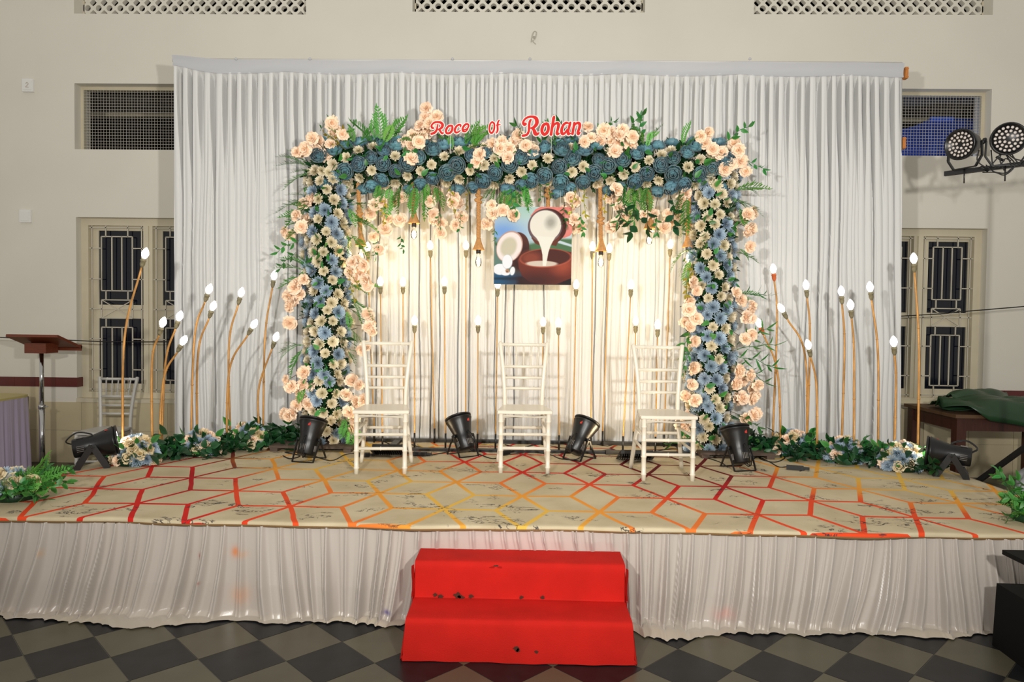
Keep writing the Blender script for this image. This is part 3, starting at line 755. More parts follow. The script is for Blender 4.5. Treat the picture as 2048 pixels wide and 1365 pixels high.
def blossom_mesh(v, mat='peach', nl=3):
    mb = MB(); rng.seed(300+v)
    L = [(7, [(.04, 0), (.30, .04), (.46, .12), (.52, .06)], [.1, .20, .23, .18]), (7, [(.04, .02), (.26, .10), (.42, .2), (.48, .18)], [.08, .18, .22, .16]), (6, [(.03, .03), (.24, .12), (.38, .25), (.42, .28)], [.08, .22, .25, .18]),
         (5, [(.02, .05), (.12, .2), (.2, .36), (.25, .42)], [.06, .14, .18, .14]), (3, [(.01, .1), (.06, .24), (.08, .38), (.1, .45)], [.04, .08, .1, .09])]
    for li, (n, pr, wd) in enumerate(L[:nl+2]):
        a0 = rng.uniform(0, 6)
        for k in range(n):
            s = rng.uniform(.88, 1.1); petal(mb, a0+k*2*PI/n+rng.uniform(-.3, .3), [(r*s, z*s+rng.uniform(-.03, .05)) for r, z in pr], [w*rng.uniform(.8, 1.1) for w in wd], rng.uniform(-.35, .45), jit=.075, tones=(0, rng.uniform(.75, 1)))
    return mb.mesh('blossom', mat)
def leaf_shape(mb, org, d, nrm, L, Wd, mi=0, fold=.25, droop=.25, tone=(0, 1)):
    d = Vector(d).normalized(); nrm = Vector(nrm); nrm = (nrm-d*nrm.dot(d)).normalized(); s = d.cross(nrm); org = Vector(org)
    prof = [(0, .02), (.2, .75), (.45, 1), (.75, .62), (1, .02)]; vs = []; ts = []
    for t, wv in prof:
        c = org+d*L*t-nrm*droop*L*t*t
        for k in (-1, 0, 1): vs.append(c+s*k*Wd/2*wv+nrm*abs(k)*fold*Wd/2*wv); ts.append(tone[0]+(tone[1]-tone[0])*(.3+.7*abs(k)))
    fs = []
    for i in range(4):
        for k in (0, 1): a = i*3+k; fs.append((a, a+1, a+4, a+3))
    mb.add(vs, fs, mi, ts, True)
def leaf_mesh(mat, L=1, Wd=.5):
    mb = MB(); leaf_shape(mb, (0, 0, 0), (0, 0, 1), (0, -1, 0), L, Wd); return mb.mesh('leaf', mat)
def fern_mesh(v, mat='fern'):
    mb = MB(); rng.seed(400+v); n = 11; pts = []
    for i in range(n+1):
        t = i/n; pts.append(Vector((0, -.35*t*t, t)))
    mb.tube(pts, [.012*(1-.7*i/n) for i in range(n+1)], 4, 0, tones=None)
    mb.t = [0.2]*len(mb.t)
    for i in range(1, n+1):
        t = i/n; L = .34*math.sin(PI*min(1, t*.82+.12))**.8*rng.uniform(.7, 1.15)
        for s in (-1, 1):
            leaf_shape(mb, pts[i], (s, rng.uniform(-.3, .1), .85), (0, -1, 0), L, .06, 0, .1, .1)
            if L > .2:
                for q in (.35, .6): leaf_shape(mb, pts[i]+Vector((s, -.05, .75)).normalized()*L*q, (s*.15, 0, 1), (0, -1, 0), L*.35, .05, 0, .1, .1)
    leaf_shape(mb, pts[-1], (0, -.4, 1), (0, -1, 0), .16, .05)
    return mb.mesh('fern', mat)
def sprig_mesh(v, mat='leaf', n=7, Lf=.34, Wf=.17):
    mb = MB(); rng.seed(500+v); pts = [Vector((.05*math.sin(i), -.2*(i/n)**2, i/n)) for i in range(n+1)]
    mb.tube(pts, .012, 4); mb.t = [.1]*len(mb.t)
    for i in range(1, n+1):
        a = i*2.4; leaf_shape(mb, pts[i], (math.cos(a), math.sin(a)*.7-.2, .6), (0, -1, .2), Lf*rng.uniform(.8, 1.15), Wf, 0)
    leaf_shape(mb, pts[-1], (0, -.2, 1), (0, -1, 0), Lf, Wf)
    return mb.mesh('sprig', mat)
PEO = [peony_mesh(i) for i in range(3)]
MUB = [mum_mesh(i, 'mum_blue', 150, .030) for i in range(2)]
MUC = [mum_mesh(10+i, 'mum_cream', 110, .040) for i in range(2)]
BLO = [blossom_mesh(i) for i in range(3)]
ROS = [blossom_mesh(10+i, 'rose_cream') for i in range(2)]
LEA = leaf_mesh('leaf', 1, .55); LEAD = leaf_mesh('leaf_dark', 1, .6)
FER = [fern_mesh(i) for i in range(3)]
SPR = [sprig_mesh(i) for i in range(3)]
SPD = [sprig_mesh(5+i, 'leaf_dark', 6, .4, .24) for i in range(2)]
SPY = sprig_mesh(9, 'leaf_yellow', 8, .2, .12)
SPN = sprig_mesh(12, 'leaf', 9, .42, .07)
rng.seed(77)
# ================================================================== FLOWER ARCH
AY = 5.92
def arch():
    t = thing('flower_arch', 'square floral arch packed with blue, cream and peach artificial flowers', 'flower arch', (0, AY, S))
    LP = lambda v: Vector(v)-t.location
    p_tl = pt(655, 330, Y=AY); p_tr = pt(1428, 335, Y=AY); xl, xr, zt = p_tl.x, p_tr.x, p_tl.z
    # bare frame and a mass of small dark leaves on it
    fr = MB()
    for x in (xl, xr): fr.tube([LP((x, AY+.06, S)), LP((x, AY+.06, zt+.05))], .02, 8)
    fr.tube([LP((xl, AY+.06, zt)), LP((xr, AY+.06, zt))], .02, 8)
    for x in (xl, xr): fr.bx(x-.22, x+.22, .06-.2, .06+.2, 0, .02)
    fr.build('frame', 'black_pipe', t)
    fo = MB()
    def blob(c, rad):
        d = Vector((rng.gauss(0, 1), rng.gauss(0, 1)-.3, rng.gauss(0, 1))).normalized()
        leaf_shape(fo, LP(c)+d*rad*rng.uniform(.1, .75), d, Vector((rng.gauss(0, 1), -1, rng.gauss(0, 1))), rng.uniform(.07, .11), rng.uniform(.03, .05))
    for x in (xl, xr):
        for _ in range(1500): blob((x+rng.uniform(-.10, .10), AY+rng.uniform(-.02, .08), rng.uniform(S+.15, zt+.05)), .13)
    for _ in range(2000): blob((rng.uniform(xl-.05, xr+.05), AY+rng.uniform(-.02, .08), zt+rng.uniform(-.08, .10)), .13)
    tag(fo.build('foliage', 'leaf_dark', t), kind='stuff')
    # a dark inner core so that the packed heads read solid
    def col(x0, x1, z0, z1, n_round, along, kinds):
        pass
    # columns: rings of heads over the front half
    cnt = 0
    for ci, x in enumerate((xl, xr)):
        z = S+.07; ring = 0
        while z < zt-.06:
            off = 0 if ring % 2 else .5
            for k in range(6):
                a = R(-95+(k+off)*35)                # 0 = towards the hall
                if a > R(98): continue
                a += rng.uniform(-.08, .08); rr = .165+rng.uniform(-.012, .015)
                c = Vector((x+math.sin(a)*rr*1.02+math.sin(z*5)*.012, AY-math.cos(a)*rr*.85, z+rng.uniform(-.018, .018)))
                d = Vector((math.sin(a), -math.cos(a), rng.uniform(-.1, .25)))
                blue = ((ring+k*2) % 4 < 2) if rng.random() < .5 else rng.random() < .5
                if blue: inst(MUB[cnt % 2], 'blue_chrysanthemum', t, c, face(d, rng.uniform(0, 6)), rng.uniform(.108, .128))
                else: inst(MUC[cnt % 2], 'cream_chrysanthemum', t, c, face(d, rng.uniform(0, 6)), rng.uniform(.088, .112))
                cnt += 1
            z += .083; ring += 1
    # beam
    x = xl-.02; ring = 0
    while x < xr+.06:
        for k in range(5):
            off = 0 if ring % 2 else .5
            a = R(-82+(k+off)*37)
            a += rng.uniform(-.07, .07); rr = .165+rng.uniform(-.012, .015)
            c = Vector((x+rng.uniform(-.015, .015), AY-math.cos(a)*rr*.9, zt+math.sin(a)*rr+.0))
            d = Vector((rng.uniform(-.25, .25), -math.cos(a), math.sin(a)*.9))
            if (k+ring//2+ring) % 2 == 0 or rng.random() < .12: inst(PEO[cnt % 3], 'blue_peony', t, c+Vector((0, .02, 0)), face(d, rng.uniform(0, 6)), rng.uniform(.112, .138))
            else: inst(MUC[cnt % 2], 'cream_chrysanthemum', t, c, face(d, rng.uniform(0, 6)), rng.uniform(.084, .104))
            cnt += 1
        x += .103; ring += 1
    # peach blossom sprays, each head where the photograph has one
    pk = [(605,303),(640,285),(625,276),(662,245),(672,264),(650,312),(594,306),(636,300),(660,290),(684,270),(580,472),(572,466),(602,455),(612,440),(594,432),(607,410),(622,400),(610,300),(590,600),(585,615),(600,590),(578,592),(580,645),(598,572),(608,560),(588,575),
     (577,760),(585,775),(600,785),(612,792),(596,812),(588,828),(578,832),(622,775),(606,770),(572,828),(610,745),(600,800),(618,810),
     (855,216),(850,236),(842,252),(838,266),(855,262),(826,274),(814,284),(836,284),(872,236),(846,272),(861,250),(800,290),(822,290),(985,290),(1005,285),(1030,285),(1036,273),(1020,300),(962,312),(954,326),(972,300),(1050,290),(1066,300),(1000,298),(822,320),(812,325),(1018,316),
     (1180,278),(1220,268),(1208,260),(1240,272),(1236,286),(1262,290),(1170,284),(1176,254),(1255,277),(1230,304),(1200,282),(1244,262),(1222,285),(1265,275),(1400,272),(1414,266),(1425,298),(1440,306),(1470,290),(1476,314),(1464,330),(1490,342),(1450,338),(1432,312),(1482,325),(1410,290),(1478,300),
     (1494,430),(1503,424),(1490,462),(1500,458),(1500,492),(1486,440),(1502,612),(1496,622),(1500,640),(1488,632),(1500,672),(1488,678),(1480,602),(1470,588),(1497,752),(1505,778),(1470,768),(1484,760),(1470,800),(1500,798),(1482,795),(1512,772),(1505,830),(1494,834),(1514,826),(1478,742),(1510,790),
     (750,410),(765,402),(790,402),(800,393),(775,440),(800,440),(742,428),(860,402),(876,390),(905,396),(914,406),(870,440),(882,446),(922,436),(912,450),(868,428),(905,404),(985,412),(1015,402),(1024,430),(1000,440),(972,450),(1005,420),(988,428),(1140,396),(1150,402),(1130,422),(1150,442),(1160,456),(1145,410),(1220,392),(1236,402),(1230,446),(1250,432),(1222,455),(1290,432),(1310,430),(1340,442),(1360,400),(1370,386),(1330,456),(1232,380),(1298,440),(1352,434),(1364,412),(1240,418),(1336,430),(745,472),(758,500),(770,460),(882,468),(1150,455),(1246,440),
     (715,522),(702,542),(722,550),(735,572),(712,560),(726,532),(734,562),(704,525),(735,630),(742,640),(748,660),(738,655),(730,692),(722,700),(704,762),(714,802),(700,822),(706,856),(730,800),(720,770),(712,838),(694,790),
     (1385,562),(1378,602),(1376,622),(1370,642),(1388,682),(1382,772),(1390,802),(1370,830),(1364,852),(1380,840),(1372,790),(1390,640),(1394,580),(1378,655),(1366,862),(1388,735)]
    twig = MB()
    for i, (px, py) in enumerate(pk):
        under = 385 < py < 520 and 735 < px < 1375
        Y = AY-.16+rng.uniform(-.06, .08) if not under else AY-.06+rng.uniform(-.08, .14)
        c = pt(px+rng.uniform(-2, 2), py+rng.uniform(-2, 2), Y=Y)
        d = Vector((rng.uniform(-.6, .6), -1, rng.uniform(-.4, .5)))
        if not under and py > 380: d.x += .5 if px > 1024 else -.5
        inst(BLO[i % 3], 'peach_blossom', t, c, face(d, rng.uniform(0, 6)), rng.uniform(.088, .116))
        # its twig back to the arch
        if py > 380:
            if under: e = Vector((c.x+rng.uniform(-.05, .05), AY-.05, zt-.12))
            else: e = Vector((xl if px < 1024 else xr, AY-.05, c.z+rng.uniform(-.05, .2)))
        else: e = Vector((min(max(c.x+rng.uniform(-.1, .1), xl), xr), AY-.05, zt+.05))
        mid = (c+e)/2+Vector((rng.uniform(-.03, .03), -.02, rng.uniform(-.0, .04)))
        if (c-e).length > .12 and i % 2 == 0: twig.tube([LP(q)+Vector((0, .01, 0)) for q in crom([c, mid, e], 4)], .0022, 4)
    tag(twig.build('twigs', 'twig', t), kind='stuff')
    # fern fronds, sprigs: (px, py, direction degrees clockwise from up, size)
    fe = [(700,292,-30,.22),(722,290,20,.22),(745,286,-25,.26),(762,284,5,.30),(778,284,30,.28),(800,290,50,.24),(930,292,20,.24),(940,292,45,.28),(950,296,0,.2),(905,296,-30,.2),(615,330,-75,.26),(622,345,-110,.28),(612,322,-60,.24),(618,400,-95,.30),(622,410,-115,.30),(618,430,-80,.25),(612,452,-110,.22),(700,410,80,.30),(704,440,100,.30),(702,470,130,.26),(700,425,110,.25),(606,540,-70,.24),(610,555,-100,.24),(612,530,-60,.22),(704,575,75,.28),(700,600,110,.30),(704,620,120,.24),(702,660,120,.22),(604,700,-140,.26),(608,690,-90,.22),(700,700,100,.22),(695,830,140,.26),(700,845,165,.24),(604,770,180,.2),
     (755,372,160,.24),(780,374,180,.26),(800,372,200,.24),(832,372,190,.26),(850,374,170,.28),(846,374,150,.2),(868,372,140,.22),(990,375,200,.24),(1010,378,180,.2),(1030,378,170,.24),(1045,376,150,.22),(1252,372,205,.24),(1262,374,180,.26),(1280,372,160,.24),(1292,372,175,.26),(1362,380,200,.3),(1374,395,190,.30),(1378,430,215,.26),(1376,500,235,.28),(1380,520,200,.24),(1470,380,70,.28),(1474,400,100,.26),(1476,415,130,.26),(1390,300,20,.0),(1474,505,100,.2),(1472,590,70,.22),(1296,290,15,.2),(1288,292,-20,.2),(1365,290,5,.2),(1385,292,35,.2)]
    for i, (px, py, a, s) in enumerate(fe):
        if s == 0: continue
        c = pt(px, py, Y=AY-.10+rng.uniform(-.04, .04)); a = R(a)+rng.uniform(-.1, .1)
        d = Vector((math.sin(a), -.25, math.cos(a)))
        inst(FER[i % 3], 'fern_frond', t, c, face(d, rng.uniform(-.5, .5)), s*.86)
        d2 = Vector((math.sin(a+.5), -.5, math.cos(a+.5))); inst(FER[(i+1) % 3], 'fern_frond', t, c+Vector((rng.uniform(-.04, .04), -.02, rng.uniform(-.03, .03))), face(d2, rng.uniform(-.6, .6)), s*.6)
    sp = [(690,290,20,.16,0),(1060,296,-30,.2,0),(1078,292,20,.2,0),(1100,298,30,.2,0),(1112,296,-10,.18,0),(1150,285,-40,.2,0),(1190,262,60,.16,0),(1250,272,40,.2,0),(1282,290,0,.2,0),(1450,284,50,.2,0),(1484,320,110,.18,0),(1020,372,170,.2,0),(1060,366,200,.13,0),(1078,366,170,.13,0),(1040,366,185,.13,0),(1090,366,140,.12,0),(1050,368,180,.13,0),(1270,400,190,.26,1),(1290,398,170,.24,1),(1255,400,215,.22,1),(1340,392,160,.24,1),(1470,590,80,.24,2),(1474,700,70,.28,2),(1472,712,95,.28,2),(1474,690,50,.26,2),(1470,728,120,.26,2),(1248,380,200,.25,2),(1268,378,175,.25,2),(1150,376,180,.22,3),(1166,374,160,.22,3),(1212,376,170,.18,3),(690,300,-40,.2,3),(668,300,10,.18,3),(700,280,-70,.18,3),(900,372,170,.2,3),(940,372,190,.2,3),(770,395,190,.2,3),(690,540,130,.2,3),(702,550,170,.2,3),(1385,530,200,.24,3),(1378,660,200,.2,0),(1382,700,220,.2,0),(1470,830,110,.2,0),(600,480,-120,.2,0),(592,505,-130,.18,0),(640,262,40,.14,0),(800,470,180,.12,0),(755,480,190,.14,0),(880,420,200,.14,0),(920,425,160,.14,0),(1128,410,190,.16,0),(1160,430,170,.14,0),(990,455,190,.12,0),(1310,425,170,.16,0),(700,880,160,.2,0),(640,890,180,.2,0),(1400,890,-60,.2,0),(1450,895,90,.2,0),(1420,880,180,.2,0),(1385,880,-80,.2,0)]
    for i, (px, py, a, s, k) in enumerate(sp):
        c = pt(px, py, Y=AY-.13+rng.uniform(-.04, .04)); c.z = max(c.z, S+.06)
        a = R(a)+rng.uniform(-.15, .15); d = Vector((math.sin(a), -.25, math.cos(a)))
        me = (SPR[i % 3], SPD[i % 2], SPN, SPY)[k]
        inst(me, ('leafy_sprig', 'leafy_sprig', 'palm_sprig', 'yellow_sprig')[k], t, c, face(d, rng.uniform(-1, 1)), s)
    # loose leaves pushed between the heads
    for i in range(230):
        if i % 3 == 0: c = Vector((rng.uniform(xl, xr), AY-.17, zt+rng.uniform(-.13, .14)))
        else:
            a = rng.uniform(-1.3, 1.3); c = Vector(((xl if i % 3 == 1 else xr)+math.sin(a)*.17, AY-.17*math.cos(a), rng.uniform(S+.08, zt-.1)))
        d = Vector((rng.uniform(-1, 1), -.5, rng.uniform(-1, 1)))
        inst(LEA, 'leaf', t, c, face(d, rng.uniform(0, 6)), rng.uniform(.05, .085))
    return t
arch()
# wooden boards under the arch feet
for (x0, x1, y0, y1, lb) in ((-2.06, -1.42, 5.62, 6.05, 'worn grey wooden board under the arch foot by the small floral wing lamp'), (1.42, 2.02, 5.60, 6.02, 'worn dark wooden board under the arch foot nearest the banana leaf table')):
    pass
# (boards are built below, slats separate)
for side, (x0, x1, y0, y1) in enumerate(((-2.08, -1.40, 5.66, 6.08), (1.42, 2.02, 5.66, 6.06))):
    t = thing('wooden_pallet', 'worn wooden pallet under the arch foot beside the ' + ('purple-lit left chair' if side == 0 else 'right-hand white chair'), 'pallet', ((x0+x1)/2, (y0+y1)/2, S))
    t['label'] = 'worn grey-brown wooden board base under the left arch column' if side == 0 else 'dark wooden board base under the right arch column'
    W, D = x1-x0, y1-y0
    for k in range(3):
        yy = -D/2+D*(k+.5)/3; MB().bx(-W/2, W/2, yy-D/6+.006, yy+D/6-.006, .035, .055).build('plank', 'board', t)
    for xx in (-W/2+.04, W/2-.04): MB().bx(xx-.03, xx+.03, -D/2, D/2, 0, .035).build('bearer', 'board', t)
# ================================================================== SIGN WORDS
def stroke_sdf(strokes):
    segs = []
    for s in strokes:
        P = crom([(x, y, r) for x, y, r in s], 6)
        for a, b in zip(P[:-1], P[1:]): segs.append((a.x, a.y, a.z, b.x, b.y, b.z))
    def fn(X, Y):
        out = np.full(X.shape, 1e3)
        for ax, ay, ar, bx, by, br in segs:
            dx, dy = bx-ax, by-ay; L2 = dx*dx+dy*dy+1e-9
            t = np.clip(((X-ax)*dx+(Y-ay)*dy)/L2, 0, 1)
            out = np.minimum(out, np.hypot(X-ax-dx*t, Y-ay-dy*t)-(ar+(br-ar)*t))
        return out
    return fn
WD = {}
WD['Rohan'] = ((1020, 210), [
 [(372,462,34),(345,470,40),(318,436,30),(335,380,24),(385,325,24),(460,292,26),(550,288,30),(625,325,42),(650,400,46),(636,470,42),(580,535,34),(510,562,18)],
 [(503,362,22),(478,400,28),(462,480,30),(460,560,30),(450,640,28),(415,710,28),(355,738,30),(308,745,30)],
 [(520,565,20),(566,592,34),(590,640,42),(610,695,46),(655,705,34),(690,682,20),(708,668,8)],
 [(878,455,36),(815,480,34),(775,560,38),(772,650,38),(815,712,36),(875,690,36),(915,620,36),(925,540,36),(910,475,36),(878,455,36)],
 [(1062,292,28),(1050,330,36),(1035,430,34),(1015,540,32),(1000,640,32),(988,712,36)],
 [(1035,540,14),(1070,480,22),(1125,442,30),(1165,460,36),(1168,510,36),(1150,590,32),(1132,655,34),(1140,700,38),(1180,695,20)],
 [(1400,440,20),(1350,435,28),(1290,480,30),(1255,560,34),(1240,640,36),(1265,700,36),(1320,680,26),(1375,600,20)],
 [(1452,432,26),(1440,480,32),(1415,570,30),(1400,650,32),(1405,700,36),(1448,690,20)],
 [(1550,445,34),(1540,500,30),(1522,600,30),(1505,700,32)],
 [(1535,540,14),(1575,470,22),(1630,438,30),(1672,455,36),(1680,510,36),(1660,590,32),(1636,655,34),(1645,700,36),(1688,665,14)]])
WD['Roce'] = ((840, 210), [
 [(330,560,16),(300,558,26),(278,515,22),(300,465,20),(350,428,22),(420,415,22),(490,425,28),(540,465,32),(540,520,32),(500,570,26),(450,590,14)],
 [(432,470,14),(418,540,20),(405,600,24),(370,655,28),(320,685,28),(275,702,26)],
 [(445,595,14),(480,620,24),(505,660,26),(540,688,24),(572,668,8)],
 [(745,500,24),(690,515,24),(645,570,26),(625,635,26),(645,682,26),(700,685,26),(755,645,26),(780,575,26),(778,515,24),(745,500,24)],
 [(975,530,16),(980,490,22),(940,480,22),(885,515,24),(848,575,26),(840,635,26),(870,668,24),(925,655,18),(975,612,10)],
 [(1040,600,12),(1100,592,14),(1150,560,18),(1172,500,22),(1145,465,22),(1095,475,24),(1045,530,24),(1028,590,26),(1045,635,24),(1100,638,18),(1162,585,8)]])
WD['Of'] = ((840, 210), [
 [(1740,415,20),(1700,450,20),(1675,530,22),(1675,610,22),(1695,665,24),(1735,675,24),(1775,625,22),(1792,540,22),(1785,450,22),(1740,415,20)],
 [(1905,375,16),(1880,420,20),(1868,500,22),(1872,590,24),(1860,650,20),(1830,688,10)],
 [(1845,492,14),(1890,482,14),(1935,475,10)]])
SG = 12.047
def sign(word, label):
    (ox, oy), st_ = WD[word]; Yw = AY-.26
    fn = stroke_sdf(st_); xs = [p[0] for s in st_ for p in s]; ys = [p[1] for s in st_ for p in s]
    x0, x1, y0, y1 = min(xs)-75, max(xs)+75, min(ys)-75, max(ys)+75
    ctr = pt(ox+(x0+x1)/2/SG, oy+y1/SG, Y=Yw)
    t = thing('word_sign', label, 'sign', ctr, 0, None)
    def to3(dy): return lambda x, y: pt(ox+x/SG, oy+y/SG, Y=Yw)-ctr+Vector((0, dy, 0))
    a = MB(); sdf_mesh(lambda X, Y: fn(X, Y)-17, x0, x1, y0, y1, 9, to3(0), (0, .012, 0), a); a.build('white_backing', 'white_print', t)
    b = MB(); sdf_mesh(fn, x0, x1, y0, y1, 8, to3(-.006), (0, .006, 0), b); b.build('red_lettering', 'red_print', t)
    MB().tube([(0, .018, .06), (0, .03, -.12)], .002, 6).build('stake', 'white_plastic', t)
sign('Roce', 'red script word Roce with white edge above the arch')
sign('Of', 'small red script word Of with white edge above the arch')
sign('Rohan', 'large red script word Rohan with white edge above the arch')
# ================================================================== PICTURE
def poster():
    n = 230
    u = np.linspace(0, 1, n); U, V = np.meshgrid(u, u, indexing='ij')      # V down
    X = 183+960*U; Y = 210+958*V
    img = np.zeros((n, n, 3))
    def c(*a): return np.array(a, float)
    def mix(a, b, t): return a*(1-t[..., None])+b*t[..., None]
    img[:] = c(196, 214, 216)
    img = mix(img, c(128, 168, 222), np.exp(-(((X-300)/260)**2+((Y-520)/150)**2)))
    img = mix(img, c(170, 205, 190), np.exp(-(((X-560)/200)**2+((Y-260)/110)**2))*.6)
    def sm(e, w=6): return np.clip(.5-e/w, 0, 1)
    def ell(cx, cy, rx, ry, a=0, w=6):
        ca, sa = math.cos(R(a)), math.sin(R(a)); dx, dy = X-cx, Y-cy; p = dx*ca+dy*sa; q = -dx*sa+dy*ca
        return sm((np.hypot(p/rx, q/ry)-1)*min(rx, ry), w)
    def poly(pts, w=6):
        inside = np.zeros(X.shape, bool); dist = np.full(X.shape, 1e9); k = len(pts)
        for i in range(k):
            (x1, y1), (x2, y2) = pts[i], pts[(i+1) % k]
            cond = ((y1 > Y) != (y2 > Y)); xi = (x2-x1)*(Y-y1)/((y2-y1) or 1e-9)+x1
            inside ^= cond & (X < xi)
            t = np.clip(((X-x1)*(x2-x1)+(Y-y1)*(y2-y1))/((x2-x1)**2+(y2-y1)**2), 0, 1)
            dist = np.minimum(dist, np.hypot(X-x1-(x2-x1)*t, Y-y1-(y2-y1)*t))
        return sm(np.where(inside, -dist, dist), w)
    img = mix(img, c(96, 126, 116), sm(660-Y+.1*(X-600), 90)*.9)
    img = mix(img, c(88, 122, 88), poly([(600,680),(900,600),(1150,600),(1150,760),(600,760)], 30))
    img = mix(img, c(200, 214, 222), poly([(930,640),(1150,700),(1150,672),(1000,622)], 10))
    img = mix(img, c(46, 92, 128), sm(1030-Y, 60)); img = mix(img, c(28, 62, 84), poly([(183,1085),(520,1070),(700,1110),(1150,1090),(1150,1120),(183,1112)], 20))
    img = mix(img, c(40, 34, 36), sm(1070-Y, 30)*sm(480-X, 60))
    # hand
    img = mix(img, c(226, 138, 128), poly([(625,325),(690,240),(760,205),(1010,205),(1150,205),(1150,520),(1120,560),(1040,592),(1000,578),(1010,480)], 8))
    img = mix(img, c(236, 170, 160), ell(1100, 380, 60, 130, 10, 60)*.7)
    # raised shell
    img = mix(img, c(84, 44, 36), ell(838, 450, 240, 222, 0)); img = mix(img, c(112, 62, 46), poly([(640,590),(1010,560),(950,690),(880,675),(740,680),(690,660)], 8))
    img = mix(img, c(150, 150, 165), ell(812, 445, 212, 205)*.5)
    img = mix(img, c(232, 228, 216), ell(815, 438, 193, 186)); img = mix(img, c(150, 148, 138), ell(880, 400, 60, 70, 20, 70)*.7)
    # near shell
    img = mix(img, c(92, 52, 44), ell(440, 735, 168, 218, 22)); img = mix(img, c(66, 38, 36), ell(520, 860, 90, 170, 18, 60))
    img = mix(img, c(196, 160, 146), ell(372, 702, 158, 200, 24)); img = mix(img, c(240, 228, 224), ell(370, 706, 148, 186, 24))
    img = mix(img, c(206, 200, 178), ell(362, 706, 96, 124, 24, 30))
    # bowl
    img = mix(img, c(118, 56, 44), poly([(478,860),(490,960),(530,1060),(620,1130),(760,1160),(960,1160),(1150,1080),(1150,760),(900,735),(640,760)], 8))
    img = mix(img, c(72, 40, 40), ell(700, 1120, 260, 90, 0, 120)*.8)
    img = mix(img, c(186, 94, 68), ell(1040, 930, 120, 90, -20, 120)*.7)
    img = mix(img, c(178, 94, 72), ell(822, 838, 326, 118, -3)); img = mix(img, c(88, 46, 40), ell(822, 834, 306, 104, -3, 10)); img = mix(img, c(150, 78, 58), ell(640, 840, 130, 80, 0, 80)*.9)
    img = mix(img, c(214, 200, 186), ell(775, 908, 196, 36, 0, 8))
    # milk
    img = mix(img, c(236, 234, 222), poly([(690,570),(940,580),(905,640),(880,690),(855,770),(828,935),(788,935),(782,800),(765,720),(735,640)], 8))
    # orchid
    for e in ((262, 985, 92, 72, 0), (350, 890, 66, 92, 0), (415, 1005, 32, 56, 10), (330, 1030, 60, 34, 0)): img = mix(img, c(170, 178, 190), ell(*e)*.6); img = mix(img, c(238, 240, 244), ell(e[0]-3, e[1]-3, e[2]*.93, e[3]*.93, e[4]))
    img = mix(img, c(176, 140, 110), ell(352, 1000, 26, 24, 0, 16)); img = mix(img, c(110, 60, 60), ell(345, 1012, 9, 8))
    img = (np.clip(img*.94, 0, 255)/255)**1.12; L = np.where(img <= .04045, img/12.92, ((img+.055)/1.055)**2.4)
    L = np.concatenate([L, np.ones((n, n, 1))], -1)
    mt = bpy.data.materials.new('picture_print'); mt.use_nodes = True; N = mt.node_tree.nodes
    a = N.new('ShaderNodeAttribute'); a.attribute_name = 'paint'; mt.node_tree.links.new(a.outputs['Color'], N['Principled BSDF'].inputs['Base Color']); N['Principled BSDF'].inputs['Roughness'].default_value = .6; N['Principled BSDF'].inputs['Specular IOR Level'].default_value = .15
    MT['picture'] = mt
    Yp = AY-.10
    p0 = pt(989.5, 413.5, Y=Yp); p1 = pt(1144.5, 413.5, Y=Yp); p2 = pt(989.5, 569, Y=Yp); w_, h_ = p1.x-p0.x, p0.z-p2.z
    t = thing('picture_board', 'square picture of coconut milk poured into a wooden bowl hanging under the arch', 'picture', ((p0.x+p1.x)/2, Yp, p2.z))
    grid_mesh('printed_face', (U-.5)*w_, np.full(U.shape, -.0075), h_*(1-V), 'picture', t, smooth=False, flip=True, attr=L)
    MB().bx(-w_/2, w_/2, -.007, .007, 0, h_).build('board', 'white_plastic', t)
    for x in (-w_*.35, w_*.35): MB().tube([(x, 0, h_-.01), (x, .06, h_+.22)], .0015, 4).build('hanging_thread', 'white_plastic', t)
poster()
# ================================================================== LAMPS ON STEMS
def bulb_prof(r=.026, L=.085): return [(.011, 0), (.014, .008), (r*.8, L*.22), (r, L*.42), (r*.92, L*.6), (r*.62, L*.8), (r*.28, L*.95), (0, L)]
def stem_lamp(base, mid, top, label, group, rad=.0095, rod='bamboo', orange=False, foot=.0, bmat='bulb_on'):
    t = thing('stem_lamp', label, 'stem lamp', (base.x, base.y, S), 0, group); o = t.location
    pts = crom([Vector((base.x, base.y, S+foot))-o, mid-o, top-o], 9)
    mb = MB(); mb.tube(pts, [rad*(1.0-.25*i/len(pts)) for i in range(len(pts))], 7)
    if rod == 'bamboo':
        for i in (5, 11): mb.tube([pts[i]-(pts[i+1]-pts[i])*.05, pts[i]+(pts[i+1]-pts[i])*.05], rad*1.15, 7)
    mb.build('stem', rod, t)
    if foot: MB().tube([(0, 0, 0), (0, 0, foot+.01)], rad*1.25, 8).build('foot_tube', 'black_pipe', t)
    else: MB().lathe([(.05, 0), (.05, .006), (.016, .01), (.013, .05), (.013, .09)], 12).build('foot_tube', 'black_pipe', t)
    d = (pts[-1]-pts[-2]).normalized(); q = d.to_track_quat('Z', 'Y').to_matrix()
    mb = MB(); mb.lathe([(.008, -.012), (.014, 0), (.018, .012), (.0175, .034), (.021, .036), (.021, .044), (.017, .046), (.017, .056)], 12, mat=q, c=pts[-1]).build('socket', 'socket_orange' if orange else 'socket', t)
    MB().lathe(bulb_prof(), 14, mat=q, c=pts[-1]+d*.054).build('bulb', bmat, t)
    return t
left = [(245,876,249,677,284,532,'f'),(305,898,304,726,319,668,'f'),(322,863,331,726,352,655,'b'),(318,857,327,761,356,702,'f'),(381,886,389,677,411,601,'f'),(394,862,396,709,419,634,'b'),(461,840,458,691,477,607,'b'),(453,862,459,740,497,668,'f'),(526,850,530,677,545,573,'b'),(521,872,517,782,545,695,'f')]
